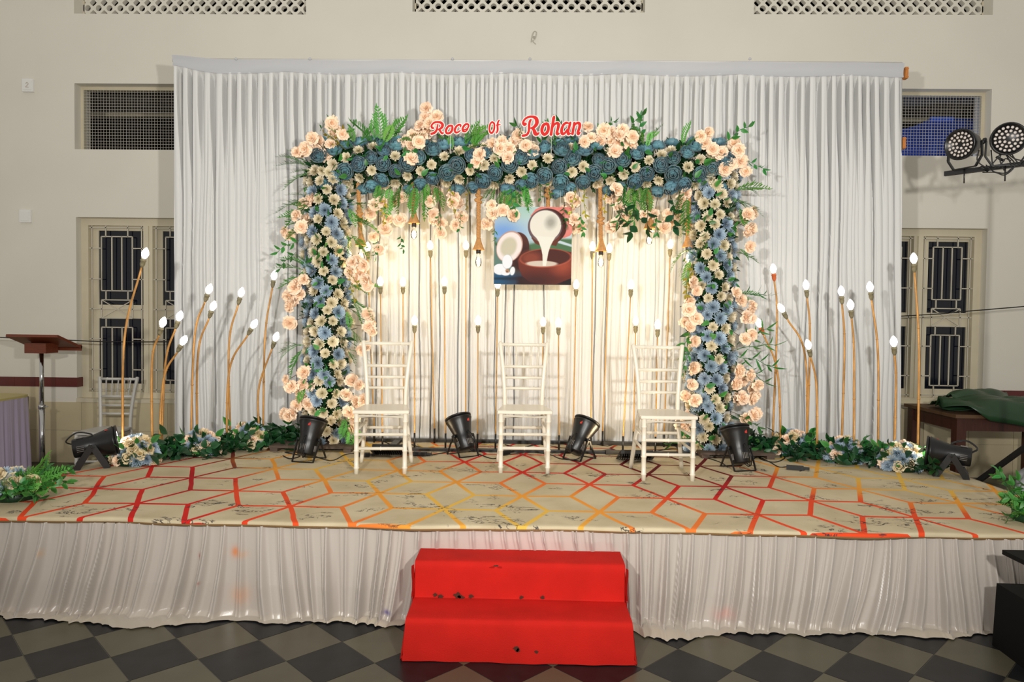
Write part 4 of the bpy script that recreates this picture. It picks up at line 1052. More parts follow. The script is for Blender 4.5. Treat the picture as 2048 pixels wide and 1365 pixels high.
LL = ['tallest curved gold stem lamp in front of the barred window by the lectern', 'black-taped gold stem lamp over the brightest white flower cluster', 'curved gold stem lamp at the curtain edge, higher of the close pair there', 'curved gold stem lamp at the curtain edge, lower of the close pair there',
      'tallest curved gold stem lamp over the middle left flower cluster', 'second tallest curved gold stem lamp over the middle left flower cluster', 'nearly upright gold stem lamp crossing a strongly bent one at left', 'strongly bent gold stem lamp crossing a nearly upright one at left',
      'tall gold stem lamp nearest the left arch column', 'lowest, strongly bent gold stem lamp nearest the left arch column']
for k, (bx_, by_, mx_, my_, tx_, ty_, fb) in enumerate(left):
    Y = 5.14+(bx_-240)/320*.85+(.0 if fb == 'f' else .12)
    b = pt(bx_, by_, Y=Y); stem_lamp(b, pt(mx_, my_, Y=Y), pt(tx_, ty_, Y=Y-.02), LL[k], 'bent gold stem lamps over the left flower clusters')
right = [(1545,873,1554,641,1548.5,560,'b',1),(1614,871,1620,676,1614,593,'b',0),(1615,869,1610,711,1573,636,'b',0),(1563,897,1555,746,1526,667,'f',1),(1634,922,1633,774,1621,712,'f',0),(1683,887,1689,697,1684,606,'b',0),(1708,915,1708,711,1703,634,'f',0),(1757,897,1756,711,1743,598,'b',0),(1788,922,1792,767,1789,708,'f',0),(1836,904,1838,697,1829,542,'b',0)]
RL = ['upright gold stem lamp with orange socket, nearest the right arch column', 'upright gold stem lamp behind the right-hand trio, tallest of the three', 'gold stem lamp of the right-hand trio bent far over toward the arch', 'short bent gold stem lamp with orange socket beside the right arch column',
      'shortest gold stem lamp of the right-hand trio', 'tall gold stem lamp behind the middle right flower cluster', 'gold stem lamp rising through the middle right flower cluster', 'tallest gold stem lamp on the white curtain right of the arch',
      'short gold stem lamp rising from the brightest right-hand flower cluster', 'tallest gold stem lamp in front of the right-hand barred window']
for k, (bx_, by_, mx_, my_, tx_, ty_, fb, og) in enumerate(right):
    Y = 6.02-(bx_-1500)/371*.76+(-.02 if fb == 'f' else .12)
    b = pt(bx_, by_, Y=Y); stem_lamp(b, pt(mx_, my_, Y=Y), pt(tx_, ty_, Y=Y-.02), RL[k], 'gold stem lamps over the right flower clusters', orange=bool(og))
mid = [(736,500,748,1),(761,570,765,0),(806,570,808,1),(829,648,829,0),(861,497,869,1),(889,570,891,0),(932,497,931,1),(956,648,955,0),(995,575,991,0),(1086,650,1085,1),(1117,652,1118,0),(1152,575,1146,1),(1185,500,1182,0),(1218,503,1205,1),(1261,576,1246,0),(1271,648,1267,1),(1315,656,1311,0),(1340,495,1328,1)]
for k, (tx_, ty_, bx_, back) in enumerate(mid):
    Y = 6.16 if back else 5.90
    b = pt(bx_, 880, Y=Y); tp = pt(tx_, ty_+16, Y=Y); md = b.lerp(tp, .5); md.z = (S+tp.z)/2
    hh = 'tall' if ty_ < 520 else ('short' if ty_ > 640 else 'medium')
    stem_lamp(b, md, tp, '%s straight gold stem lamp, %s from the left inside the arch' % (hh, ORD[k]), 'straight gold stem lamps inside the arch', .0066, 'gold_rod', foot=.13, bmat='bulb_warm')
# ================================================================== ROPE PENDANTS
ropes = [(716,722,492,430+0,524,1),(826,828,447,402,470,0),(957,957,500,398,520,2),(1096,1096,440,388,460,3),(1200,1202,503,440,522,0),(1298,1299,458,398,478,0),(1379,1376,495,445,512,0)]
def rope(px0, px1, ybot, yknot, ybulb, k, lab):
    Y = AY-.03; top = pt(px0, 366, Y=Y); bot = pt(px1, ybot, Y=Y); t = thing('rope_pendant', lab, 'pendant lamp', bot, 0, 'rope pendant lamps under the arch beam'); o = t.location
    # three twisted strands
    mb = MB(); L = (top-bot).length; n = max(10, int(L/.010))
    zk = pt(px1, yknot, Y=Y).z
    for s in range(3):
        pts = []
        for i in range(n+1):
            u = i/n; c = top.lerp(bot, u)-o; a = u*L/.060*2*PI+s*2*PI/3
            rr = .0095
            pts.append(c+Vector((math.cos(a)*rr, math.sin(a)*rr, 0)))
        mb.tube(pts, .0105, 6)
    mb.build('twisted_rope', 'rope', t)
    kc = top.lerp(bot, (top.z-zk)/(top.z-bot.z))-o
    kn = MB(); pts = []
    for i in range(30):
        a = i/30*2*PI; pts.append(kc+Vector((.030*math.sin(a)+.014*math.sin(2*a), .020*math.cos(a), .034*math.sin(2*a+.6)+.012*math.cos(3*a))))
    for zz_, tl, rr_ in ((.020, .5, .021), (.0, -.45, .026), (-.022, .35, .022), (.004, 1.2, .020)):
        qm = Matrix.Rotation(tl, 3, 'Y'); kn.tube([kc+Vector((0, -.004, zz_))+qm @ Vector((rr_*math.cos(i/16*2*PI), rr_*.8*math.sin(i/16*2*PI), 0)) for i in range(16)], .0125, 8, closed=True)
    kn.build('knot', 'rope', t)
    # flared end
    sk_ = MB(); sk_.lathe([(.018, .10), (.022, .075), (.032, .045), (.044, .015), (.050, 0), (.044, -.002), (.030, .01)], 18); sk_.build('flared_end', 'rope', t)
    MB().lathe([(.017, .02), (.020, .0), (.020, -.030), (.016, -.034)], 12).build('socket', 'black_plastic', t)
    if k != 3:
        br = .032 if k == 1 else .026; bl = .115 if k == 2 else .10
        q = Matrix.Rotation(PI, 3, 'X')
        g = MB().lathe([(.013, .0), (.014, .015), (br*.85, bl*.4), (br, bl*.65), (br*.8, bl*.88), (br*.35, bl*.98), (0, bl)], 16, mat=q, c=(0, 0, -.032)).build('bulb', 'glass', t)
        f = MB().lathe([(.004, 0), (.011, .012), (.012, .03), (.009, .042), (.001, .048)], 8, mat=q, c=(0, 0, -.062)).build('filament', 'filament', g)
        l = lamp('pendant_glow', 'POINT', Vector((0, -.0, -.085)), 0, WARM, .03); l.parent = t; l.data.energy = (5.5 if k == 1 else 3.2 if k == 0 else 1.2)
rl = [ORD[i] for i in range(7)]
for i, a in enumerate(ropes):
    rope(*a, '%s knotted brown rope pendant from the left under the arch beam' % ORD[i] if i != 3 else 'fourth knotted brown rope from the left, running down behind the picture')
# ================================================================== CHAIRS
def ringed(mb, a, b, r, rings=(), n=10, mi=0):
    a, b = Vector(a), Vector(b); pts = []; rs = []
    st_ = sorted([0, 1]+[x+d for x in rings for d in (-.016, -.006, .006, .016)])
    for t in st_:
        t = min(max(t, 0), 1); pts.append(a.lerp(b, t)); rs.append(r*(1.22 if any(abs(t-x) < .008 for x in rings) else 1))
    mb.tube(pts, rs, n, mi)
def chair(loc, rz, label, mat='chair_white', group='white banquet chairs on the stage'):
    t = thing('chiavari_chair', label, 'chair', loc, rz, group)
    # seat: shaped slab
    n = 8; out = []
    xs = [(-.195, -.205), (-.10, -.214), (0, -.217), (.10, -.214), (.195, -.205), (.20, -.18), (.178, 0), (.155, .17), (.14, .185), (-.14, .185), (-.155, .17), (-.178, 0), (-.20, -.18)]
    k = len(xs); vs = [(x*.985, y*.985, .425) for x, y in xs]+[(x, y, .431) for x, y in xs]+[(x, y, .443) for x, y in xs]+[(x*.975, y*.975, .449) for x, y in xs]
    fs = [tuple(range(k))[::-1], tuple(3*k+i for i in range(k))]+[(r*k+i, r*k+(i+1) % k, (r+1)*k+(i+1) % k, (r+1)*k+i) for r in range(3) for i in range(k)]
    MB().add(vs, fs).build('seat', mat, t)
    MB().tube([(-.17, -.185, .405), (.17, -.185, .405), (.145, .16, .405), (-.145, .16, .405)], .013, 6, closed=True).build('seat_rail', mat, t)
    for s in (-1, 1):
        mb = MB(); ringed(mb, (s*.170, -.187, .43), (s*.168, -.19, 0), .0165, (.14, .36, .62, .9)); mb.build('front_leg', mat, t)
        mb = MB(); pts = crom([(s*.190, .215, 0), (s*.165, .19, .22), (s*.143, .172, .43)], 5); mb.tube(pts, .0155, 9); mb.build('rear_leg', mat, t)
        mb = MB(); pts = crom([(s*.143, .172, .42), (s*.145, .178, .55), (s*.160, .20, .74), (s*.182, .235, .92)], 5)
        mb.tube(pts+[pts[-1]+Vector((s*.001, .002, .006))], [.0165]*len(pts)+[.010], 9); mb.build('back_post', mat, t)
    def bx(z):   # half width and y of the posts at height z
        u = np.interp(z, [.42, .55, .74, .92], [.143, .145, .160, .182]); v = np.interp(z, [.42, .55, .74, .92], [.172, .178, .20, .235]); return u, v
    for z, r in ((.905, .013), (.738, .012), (.653, .0105), (.573, .0105)):
        u, v = bx(z); mb = MB(); ringed(mb, (-u, v, z), (u, v, z), r, (.2, .8) if r > .012 else ()); mb.build('back_rail', mat, t)
    for i in range(5):
        f = (i-2)/2*.66; (u1, v1), (u2, v2) = bx(.738), bx(.905); mb = MB(); ringed(mb, (u1*f, v1, .738), (u2*f, v2, .905), .0068, (.5,), 7); mb.build('spindle', mat, t)
    for z in (.278, .178): mb = MB(); ringed(mb, (-.168, -.188, z), (.168, -.188, z), .0115, (.5,)); mb.build('stretcher', mat, t)
    mb = MB(); ringed(mb, (-.16, .186, .27), (.16, .186, .27), .0115, (.5,)); mb.build('stretcher', mat, t)
    for s in (-1, 1):
        for z in (.31, .21): mb = MB(); ringed(mb, (s*.168, -.188, z), (s*np.interp(z, [0, .43], [.19, .143]), np.interp(z, [0, .43], [.215, .172]), z), .0105); mb.build('stretcher', mat, t)
    return t
def foot_mid(a, b):
    p, q = pt(*a, Z=S), pt(*b, Z=S); c = (p+q)/2; ang = math.atan2(q.y-p.y, q.x-p.x)
    return c + Vector((-math.sin(ang), math.cos(ang), 0))*.19, ang
c, a = foot_mid((714, 951), (811, 950)); c.z = S+.008; chair(c, a-.03, 'white chiavari chair on the stage in front of the left arch column')
c, a = foot_mid((1000, 948), (1090, 950)); c.z = S+.008; chair(c, R(2), 'white chiavari chair in the middle of the stage below the picture')
c, a = foot_mid((1284, 963), (1384, 965)); c.z = S+.008; chair(c, a+.03, 'white chiavari chair on the stage in front of the right arch column')
ch = chair((-4.15, 6.87, 0), R(3), 'greyish chiavari chair on the hall floor below the left barred window', 'chair_grey', 'spare chairs'); ch.scale = (1.04, 1.04, 1.05)
# ================================================================== PAR CANS
def par_can(p, heading, elev, label, group, energy, col, spot=R(38), on=True, foot='wide'):
    t = thing('par_light', label, 'stage light', p, heading, group); t.scale = (.9,)*3; ph = .185; lying = elev < .4
    q = Matrix.Rotation(-(PI/2-elev), 3, 'X')         # +Z tips toward +Y
    c = Vector((0, 0, ph)); off = q @ Vector((0, 0, .03))
    prof = [(.0, -.165), (.070, -.165), (.076, -.158), (.078, -.05), (.080, -.02), (.090, .02), (.108, .085), (.118, .115), (.120, .118), (.120, .124), (.116, .126), (.116, .14)]
    MB().lathe(prof, 26, mat=q, c=c+off).build('housing', 'black_metal', t)
    MB().lathe([(.110, .137), (.121, .137), (.122, .150), (.112, .153), (.104, .148)], 26, mat=q, c=c+off).build('front_ring', 'black_metal', t)
    MB().lathe([(.104, .145), (.06, .15), (0, .152)], 26, mat=q, c=c+off).build('lens', 'lens_on', t)
    vn = MB()
    for a in (R(-90), R(90), R(0), R(180)):
        for i in range(4):
            aa = a+(i-1.5)*.17; d = Vector((math.cos(aa), math.sin(aa), 0)); r0 = .082
            vn.bar(c+off+q @ (d*(r0-.0+.0)+Vector((0, 0, -.135))), c+off+q @ (d*r0+Vector((0, 0, -.085))), .005, .003)
            vn.bar(c+off+q @ (d*.094+Vector((0, 0, .06))), c+off+q @ (d*.108+Vector((0, 0, .10))), .005, .003)
    tag(vn.build('vent_slots', 'grey_slab', t), kind='stuff')
    MB().box(c+off+q @ Vector((.03, -.103, .085)), (.02, .004, .03), mat=q).build('warning_label', 'label_red', t)
    for s in (-1, 1): MB().lathe([(0, 0), (.016, .0), (.016, .014), (.008, .016), (.007, .03)], 10, mat=Matrix.Rotation(s*PI/2, 3, 'Y'), c=c+Vector((s*.088, 0, 0))).build('tilt_knob', 'black_plastic', t)
    for s2 in (-1, 1):     # two yokes opening like an A
        mb = MB(); sp = .105; pts = []
        for s in (-1, 1): mb.bar((s*(.100 if s2 > 0 else .108), 0, ph+.012), (s*.098, s2*sp, .012), .046 if lying else .016, .008, up=(1, 0, 0))
        mb.bar((-.1, s2*sp, .010), (.1, s2*sp, .010), .040 if lying else .014, .014)
        mb.build('yoke', 'black_metal', t)
    loop = [c+off+q @ v for v in (Vector((0, -.03, -.16)), Vector((.02, -.07, -.20)), Vector((.01, -.12, -.12)), Vector((0, -.09, -.03)), Vector((0, -.07, -.02)))]
    MB().tube(crom(loop, 6), .004, 6).tube(crom([v+Vector((.014, .0, .006)) for v in loop], 6), .004, 6).build('power_lead', 'black_plastic', t)
    if on:
        l = lamp('par_beam', 'SPOT', c+off+q @ Vector((0, 0, .175)), energy, col, .05, spot=spot, blend=.7); l.parent = t
        l.rotation_euler = (q @ Vector((0, 0, 1))).to_track_quat('-Z', 'Y').to_euler()
    return t
G = 'par lights on the stage'
COOL = (.95, 1, .95)
p = pt(182, 938, Z=S); par_can((p.x, p.y+.02, S), R(-61), R(9), 'black par light lying sideways at the left stage corner, aimed at the flowers', G, 26, (1, .98, .93))
p = pt(620, 922, Z=S); par_can((p.x, p.y-.02, S), R(-14), R(66), 'black par light aimed up at the left arch column', G, 12, COOL, R(40))
p = pt(926, 912, Z=S); par_can((p.x, p.y-.02, S), R(38), R(60), 'black par light leaning left behind the middle chair', G, 14, (1, .70, .37), R(44))
p = pt(1158, 918, Z=S); par_can((p.x, p.y-.04, S), R(-44), R(54), 'black par light leaning right behind the middle chair', G, 18, (1, .71, .38), R(46))
p = pt(1476, 940, Z=S); par_can((p.x, p.y, S), R(16), R(68), 'black par light aimed up at the right arch column', G, 12, COOL, R(40))
p = pt(1905, 956, Z=S); par_can((p.x, p.y+.02, S), R(60), R(4), 'black par light lying sideways at the right stage corner, aimed at the flowers', G, 26, (.95, 1, .96))
# LED floods lying on the carpet
def flood(px, py, Y, label, energy, tilt):
    p = pt(px, py, Y=Y); t = thing('floodlight', label, 'floodlight', (p.x, Y, S+.01), 0, 'flat floodlights on the carpet')
    q = Matrix.Rotation(tilt, 3, 'X')
    c = Vector((0, 0, .055))
    mb = MB().box(c, (.25, .15, .03), 0, q); 
    for i in range(14): mb.box(c+q @ Vector((-.115+i*.0177, 0, -.022)), (.005, .14, .022), 0, q)
    mb.build('finned_body', 'black_metal', t)
    MB().box(c+q @ Vector((0, 0, .017)), (.215, .115, .004), 0, q).build('glass_front', 'led_on', t)
    MB().bar((-.135, -.04, .05), (-.135, .06, .004), .02, .005).bar((.135, -.04, .05), (.135, .06, .004), .02, .005).bar((-.135, .06, .004), (.135, .06, .004), .02, .005).build('bracket', 'black_metal', t)
    l = lamp('flood_glow', 'AREA', c+q @ Vector((0, 0, .03)), energy, (1, .74, .42), .2, size_y=.1); l.parent = t
    l.rotation_euler = (q @ Vector((0, 0, 1))).to_track_quat('-Z', 'Y').to_euler()
flood(779, 912, 5.55, 'flat black floodlight on the carpet behind the left chair', 3.4, R(-28))
flood(1271, 915, 5.5, 'flat black floodlight with bright glass behind the right chair', 6.5, R(-24))
# ================================================================== CABLES
def cable(pts, label, r=.0045, mat='black_plastic', z=S+.011, ends=()):
    P = [pt(x, y, Z=z) for x, y in pts]; mb = MB().tube(crom(P, 5), r, 6); t = None
    o = mb.build('cable', mat); tag(o, label, 'cable')
    return o
def cable_adapter(px, py, ang, label, L=.11):
    p = pt(px, py, Z=S+.026); t = thing('power_adapter', label, 'adapter', p); q = Matrix.Rotation(ang, 3, 'Z')
    MB().box((0, 0, 0), (L, .038, .03), 0, q).build('body', 'black_plastic', t); MB().box(q @ Vector((L/2+.02, 0, 0)), (.04, .02, .018), 0, q, (1, 1)).build('plug', 'black_plastic', t)
cable([(566,912),(580,918),(600,912),(570,905),(610,907),(660,922),(690,910),(715,907)], 'thin black cable looping around the par light by the left arch column')
cable([(745,905),(790,896),(815,905),(845,912),(878,908),(905,902)], 'black cable on the carpet between left chair and left leaning par light')
cable([(955,908),(985,918),(1005,912),(1030,908),(1060,905),(1100,910),(1120,918),(1150,920),(1165,912)], 'black cable on the carpet behind the middle chair')
cable([(1190,905),(1220,900),(1250,908),(1300,905),(1345,898),(1380,905),(1400,912),(1440,925),(1455,935)], 'black cable on the carpet behind the right chair')
cable([(1500,925),(1515,915),(1540,925),(1560,935),(1590,932),(1612,938),(1600,943)], 'black cable loop on the carpet by the right arch column')
cable([(835,890),(850,896),(870,893),(890,898),(930,893),(990,888)], 'yellow cable along the foot of the backdrop', .004, 'cable_yellow')
cable([(1300,880),(1340,884),(1365,892),(1372,902)], 'yellow cable by the foot of the right arch column', .004, 'cable_yellow')
cable([(760,880),(790,892),(815,888),(850,897),(905,898),(920,905)], 'black cable drooping from the stem lamps behind the left chair')
cable([(1010,890),(1040,896),(1080,889),(1130,897),(1175,889),(1215,893)], 'black cable along the stem lamps behind the middle chair')
cable([(1215,893),(1250,885),(1290,892),(1330,884),(1370,890)], 'black cable along the stem lamps behind the right chair')
cable([(1545,905),(1570,915),(1550,925),(1520,918),(1530,908)], 'black cable coiled beside the right leaf garland')
cable_adapter(725, 910, .05, 'small black power adapter beside the left chair leg')
cable_adapter(840, 908, -.1, 'small black power adapter right of the left chair')
cable_adapter(1010, 905, .6, 'small black power adapter behind the middle chair leg', .08)
cable_adapter(1225, 905, .15, 'small black power adapter beside the flood with bright glass', .12)
cable_adapter(1590, 936, -.35, 'small black power adapter on the carpet by the right flower clusters', .12)
P = [pt(-60, 672, Y=7.0), pt(113, 680, Y=7.05), pt(345, 684, Y=7.2), Vector((0, 7.3, 1.45)), pt(1797, 633, Y=7.2), pt(1920, 624, Y=7.1), pt(2100, 609, Y=7.0)]
tag(MB().tube(crom(P, 8), .006, 6).build('cable', 'black_plastic'), 'thin black line strung across the windows and behind the backdrop', 'cable')
# ================================================================== FLOWER WINGS
def cluster(px, py, Y, wpx, hpx, label, seed):
    base = pt(px, py, Y=Y); r = random.Random(seed); t = thing('flower_cluster', label, 'flower cluster', (base.x, Y, S+.015), 0, 'flower clusters at the foot of the stem lamps')
    W = wpx/2/(FPX/Y); Hh = hpx/(FPX/Y); o = Vector(t.location)
    mb = MB().lathe([(W*.8, 0), (W*.75, Hh*.3), (W*.5, Hh*.6), (0, Hh*.72)], 14); mb.build('foam_base', 'leaf_dark', t)
    n = 40
    for i in range(n):
        u = (i+.5)/n; el = math.acos(1-u*.98); az = i*2.39996+.4
        d = Vector((math.sin(el)*math.cos(az), math.sin(el)*math.sin(az), math.cos(el)))
        if d.y > .75: continue
        c = o+Vector((d.x*W*.82, d.y*W*.62, max(.03, d.z*Hh*.8)))
        k = r.random(); d2 = Vector((d.x, d.y-.4, d.z+.2))
        if k < .48: inst(MUB[i % 2], 'blue_chrysanthemum', t, c, face(d2, r.uniform(0, 6)), r.uniform(.085, .105))
        elif k < .75: inst(ROS[i % 2], 'cream_rose', t, c, face(d2, r.uniform(0, 6)), r.uniform(.075, .10))
        else: inst(BLO[i % 3], 'peach_rose', t, c, face(d2, r.uniform(0, 6)), r.uniform(.075, .095))
    for i in range(22):
        az = r.uniform(-PI*.95, .1); d = Vector((math.cos(az), math.sin(az), r.uniform(.0, 1.1)))
        inst(LEA if i % 3 else LEAD, 'leaf', t, o+Vector((d.x*W*.8, d.y*W*.6, .05+d.z*Hh*.55)), face(d, r.uniform(0, 6)), r.uniform(.06, .10))
cluster(272, 905, 5.12, 96, 60, 'overlit white and blue flower cluster nearest the left par light', 1)
cluster(402, 895, 5.50, 84, 52, 'blue and cream flower cluster in the middle of the left garland', 2)
cluster(496, 872, 5.80, 84, 55, 'blue and peach flower cluster at the garland end near the left arch column', 3)
cluster(1582, 895, 5.92, 84, 52, 'blue and cream flower cluster at the garland end near the right arch column', 4)
cluster(1690, 918, 5.62, 86, 50, 'blue and cream flower cluster in the middle of the right garland', 5)
cluster(1802, 932, 5.36, 92, 58, 'overlit white and blue flower cluster nearest the right par light', 6)
def garland(A, B, label, bumps, seed, xr):
    r = random.Random(seed); A, B = Vector(A), Vector(B); t = thing('leaf_garland', label, 'garland', (A+B)/2); o = Vector(t.location)
    st_ = MB(); st_.tube([A-o+Vector((0, 0, .03)), (A+B)/2-o+Vector((0, 0, .05)), B-o+Vector((0, 0, .03))], .008, 6); st_.build('vine_stem', 'twig', t)
    ex = (B-A).normalized(); ey = Vector((-ex.y, ex.x, 0)); 
    if ey.y > 0: ey = -ey
    L = (B-A).length; fo = MB()
    for i in range(170):
        u = r.uniform(-.04, 1.04); v = r.gauss(.03, .10); hgt = .03+r.random()**1.4*(.15+.05*math.sin(u*9))*max(.3, 1-abs(v)*4)
        c = A+ex*u*L+ey*(v+.02)+Vector((0, 0, hgt)); d = Vector((r.gauss(0, 1), r.gauss(-.6, .7), r.uniform(-.1, .9)))
        inst(LEAD if r.random() < .7 else LEA, 'leaf', t, c, face(d, r.uniform(0, 6)), r.uniform(.065, .105))
    for i in range(26):
        c = A+ex*r.uniform(0, 1)*L+ey*r.uniform(0, .16)+Vector((0, 0, .04)); az = r.uniform(0, 6.28); d = Vector((math.cos(az), math.sin(az)-.5, r.uniform(.0, .5)))
        inst(SPD[i % 2], 'leafy_sprig', t, c, face(d, r.uniform(0, 6)), r.uniform(.16, .24))
    for i in range(900):
        u = r.uniform(-.02, 1.02); v = r.gauss(0, .07); c = A+ex*u*L+ey*v+Vector((0, 0, .02+r.random()*.10))-o
        leaf_shape(fo, c, (r.gauss(0, 1), r.gauss(-.4, 1), r.uniform(-.3, .8)), (r.gauss(0, 1), r.gauss(0, 1), 1), r.uniform(.05, .08), r.uniform(.025, .045))
    tag(fo.build('foliage', 'leaf_dark', t), kind='stuff')
garland((-2.93, 5.20, S), (-1.98, 6.10, S), 'dark green leaf garland along the left stage wing', 0, 11, 0)
garland((1.86, 6.10, S), (3.05, 5.36, S), 'dark green leaf garland along the right stage wing', 0, 12, 0)
for (A, B, lb) in (((-3.0, 5.08), (-2.02, 5.98), 'long dark board under the left leaf garland'), ((1.90, 6.02), (3.10, 5.24), 'long dark board under the right leaf garland')):
    A, B = Vector((*A, S+.008)), Vector((*B, S+.008)); o = MB().bar(A+Vector((0, .1, .0)), B+Vector((0, .1, 0)), .16, .016, up=(0, 0, 1)).build('base_board', 'board'); tag(o, lb, 'board')
# corner bouquets at the front of the stage
def bouquet(loc, label, seed, leafy, dirx):
    r = random.Random(seed); t = thing('corner_bouquet', label, 'bouquet', loc, 0, None); o = Vector(loc)
    MB().lathe([(.10, 0), (.09, .06), (0, .09)], 10).build('foam_base', 'leaf_dark', t)
    if not leafy:
        for i in range(24):
            c = o+Vector((r.uniform(-.30, .12), r.uniform(-.13, .10), r.uniform(.05, .17))); d = Vector((r.uniform(-.6, .6), -1, r.uniform(0, .9)))
            if i % 2: inst(MUB[i % 2], 'blue_chrysanthemum', t, c, face(d, r.uniform(0, 6)), r.uniform(.10, .12))
            else: inst(ROS[(i//2) % 2], 'cream_rose', t, c, face(d, r.uniform(0, 6)), r.uniform(.09, .12))
    for i in range(34):
        c = o+Vector((r.uniform(-.05, .12)*dirx*(-1 if leafy else 1), r.uniform(-.12, .10), r.uniform(.04, .13)))
        az = r.uniform(-1.2, 1.2); d = Vector((dirx*(math.cos(az)), math.sin(az)-.3, r.uniform(-.2, .9)))
        inst(SPR[i % 3] if i % 2 else FER[i % 3], 'leafy_sprig' if i % 2 else 'fern_frond', t, c, face(d, r.uniform(0, 6)), r.uniform(.12, .19))
p = pt(38, 1005, Z=S); bouquet((p.x-.04, p.y+.04, S), 'blue and cream bouquet with bright ferns at the left stage corner', 5, False, 1)
p = pt(2052, 1045, Z=S); bouquet((p.x+.03, p.y, S), 'bright green leafy bouquet at the right stage corner', 6, True, -1)
# ================================================================== HALL FURNITURE, LEFT
def lectern():
    p = Vector((-4.73, 6.78, 0)); t = thing('lectern', 'brown wooden lectern on a chrome pole by the left wall', 'lectern', p)
    c = Vector((-.0, .0, 0))
    v = [Vector((-4.95, 6.6, 1.385)), Vector((-4.45, 6.6, 1.385)), Vector((-4.45, 6.97, 1.262)), Vector((-4.95, 6.97, 1.262))]; v = [x-p for x in v]; th = Vector((0, .006, .024))
    vs = v+[x+th for x in v]
    MB().add(vs, [(0, 3, 2, 1), (4, 5, 6, 7), (0, 1, 5, 4), (1, 2, 6, 5), (2, 3, 7, 6), (3, 0, 4, 7)], 0).build('reading_board', 'lectern_wood', t)
    MB().bx(-.22, .28, .175, .19, 1.255-.012, 1.255+.05).build('book_ledge', 'lectern_wood', t)
    MB().bx(-.105, .105, -.09, .09, 1.225, 1.322).build('mounting_block', 'lectern_wood', t)
    MB().tube([(0, 0, .05), (0, 0, .70)], .026, 16).build('lower_pole', 'chrome', t)
    MB().tube([(0, 0, .70), (0, 0, 1.23)], .019, 16).build('upper_pole', 'chrome', t)
    MB().lathe([(.026, .675), (.032, .68), (.032, .715), (.02, .72)], 14).tube([(.03, 0, .7), (.06, 0, .7)], .006, 8).build('height_clamp', 'chrome', t)
    MB().lathe([(.26, 0), (.27, .01), (.27, .03), (.255, .042), (.06, .048), (.045, .06), (0, .06)], 8).build('base_slab', 'stone', t)
lectern()
def side_table():
    p = Vector((-5.54, 6.68, 0)); t = thing('skirted_table', 'table with lilac satin skirt at the left edge of the hall', 'table', p); t.scale = (1, 1, .965)
    hx, hy, r = .56, .38, .10; pts = []
    for i in range(400):
        u = i/400*2*PI; cx, cy = math.cos(u), math.sin(u); e = 5
        k = (abs(cx/hx)**e+abs(cy/hy)**e)**(-1/e); pts.append((cx*k, cy*k, u))
    pts = np.array(pts+[pts[0]]); v = np.linspace(0, 1, 16)
    s = np.concatenate([[0], np.cumsum(np.hypot(*np.diff(pts[:, :2], axis=0).T))])
    fold = .018*np.sin(s*75)+.008*np.sin(s*141+1)
    Fx = pts[:, 0][:, None]*(1+(fold[:, None]*1.3+.02)*(.25+v[None]*1.0)); Fy = pts[:, 1][:, None]*(1+(fold[:, None]*1.6+.02)*(.25+v[None]*1.0))
    grid_mesh('satin_skirt', Fx, Fy, .80-v[None]*.79+0*Fx, 'lilac', t, flip=False)
    k = len(pts)-1; vs = [(x*1.01, y*1.01, .80) for x, y, _ in pts[:-1]]+[(x*1.01, y*1.01, .822) for x, y, _ in pts[:-1]]
    MB().add(vs, [tuple(range(k))[::-1], tuple(range(k, 2*k))]+[(i, (i+1) % k, k+(i+1) % k, k+i) for i in range(k)]).build('tabletop', 'table_top', t)
    for sx in (-.5, .5):
        for sy in (-.3, .3): MB().bx(sx-.02, sx+.02, sy-.02, sy+.02, 0, .8).build('leg', 'stage_wood', t)
side_table()
def switch(px, py, w_, h_, label, ex):
    p = pt(px, py, Y=WY-.0); t = thing('switch_box', label, 'switch box', p)
    MB().box((0, -.012, 0), (w_, .024, h_), taper=None).build('cover', 'white_plastic', t)
    MB().box((0, -.026, 0), (w_*.72, .006, h_*.72)).build('plate', 'white_plastic', t)
    if ex: MB().lathe([(0, -.03), (.008, -.03)], 8, mat=Matrix.Rotation(PI/2, 3, 'X')).tube(crom([(-.014, -.032, .016), (.0, -.032, .028), (.014, -.032, .014), (-.002, -.032, -.006), (-.015, -.032, -.022), (.016, -.032, -.022)], 4), .003, 5).build('lettered_dial', 'grille_paint', t)
switch(58, 172, .12, .135, 'white square wall box above the vent level, upper of two', 1)
switch(53, 433, .125, .135, 'white square wall box above the lectern, lower of two', 0)
p = pt(1068, 75, Y=WY-.01); t = thing('wall_hook', 'small bent metal wire hook high on the wall above the backdrop', 'hook', p)
MB().tube(crom([(-.03, 0, -.05), (-.02, -.03, 0), (.0, -.03, .05), (.025, -.03, .04), (.012, -.03, -.02), (-.012, -.02, -.045), (.02, 0, -.07)], 6), .0035, 6).build('wire', 'wire', t)
MB().lathe([(0, 0), (.012, 0), (.012, .01)], 10, mat=Matrix.Rotation(PI/2, 3, 'X')).build('wall_plug', 'wire', t)
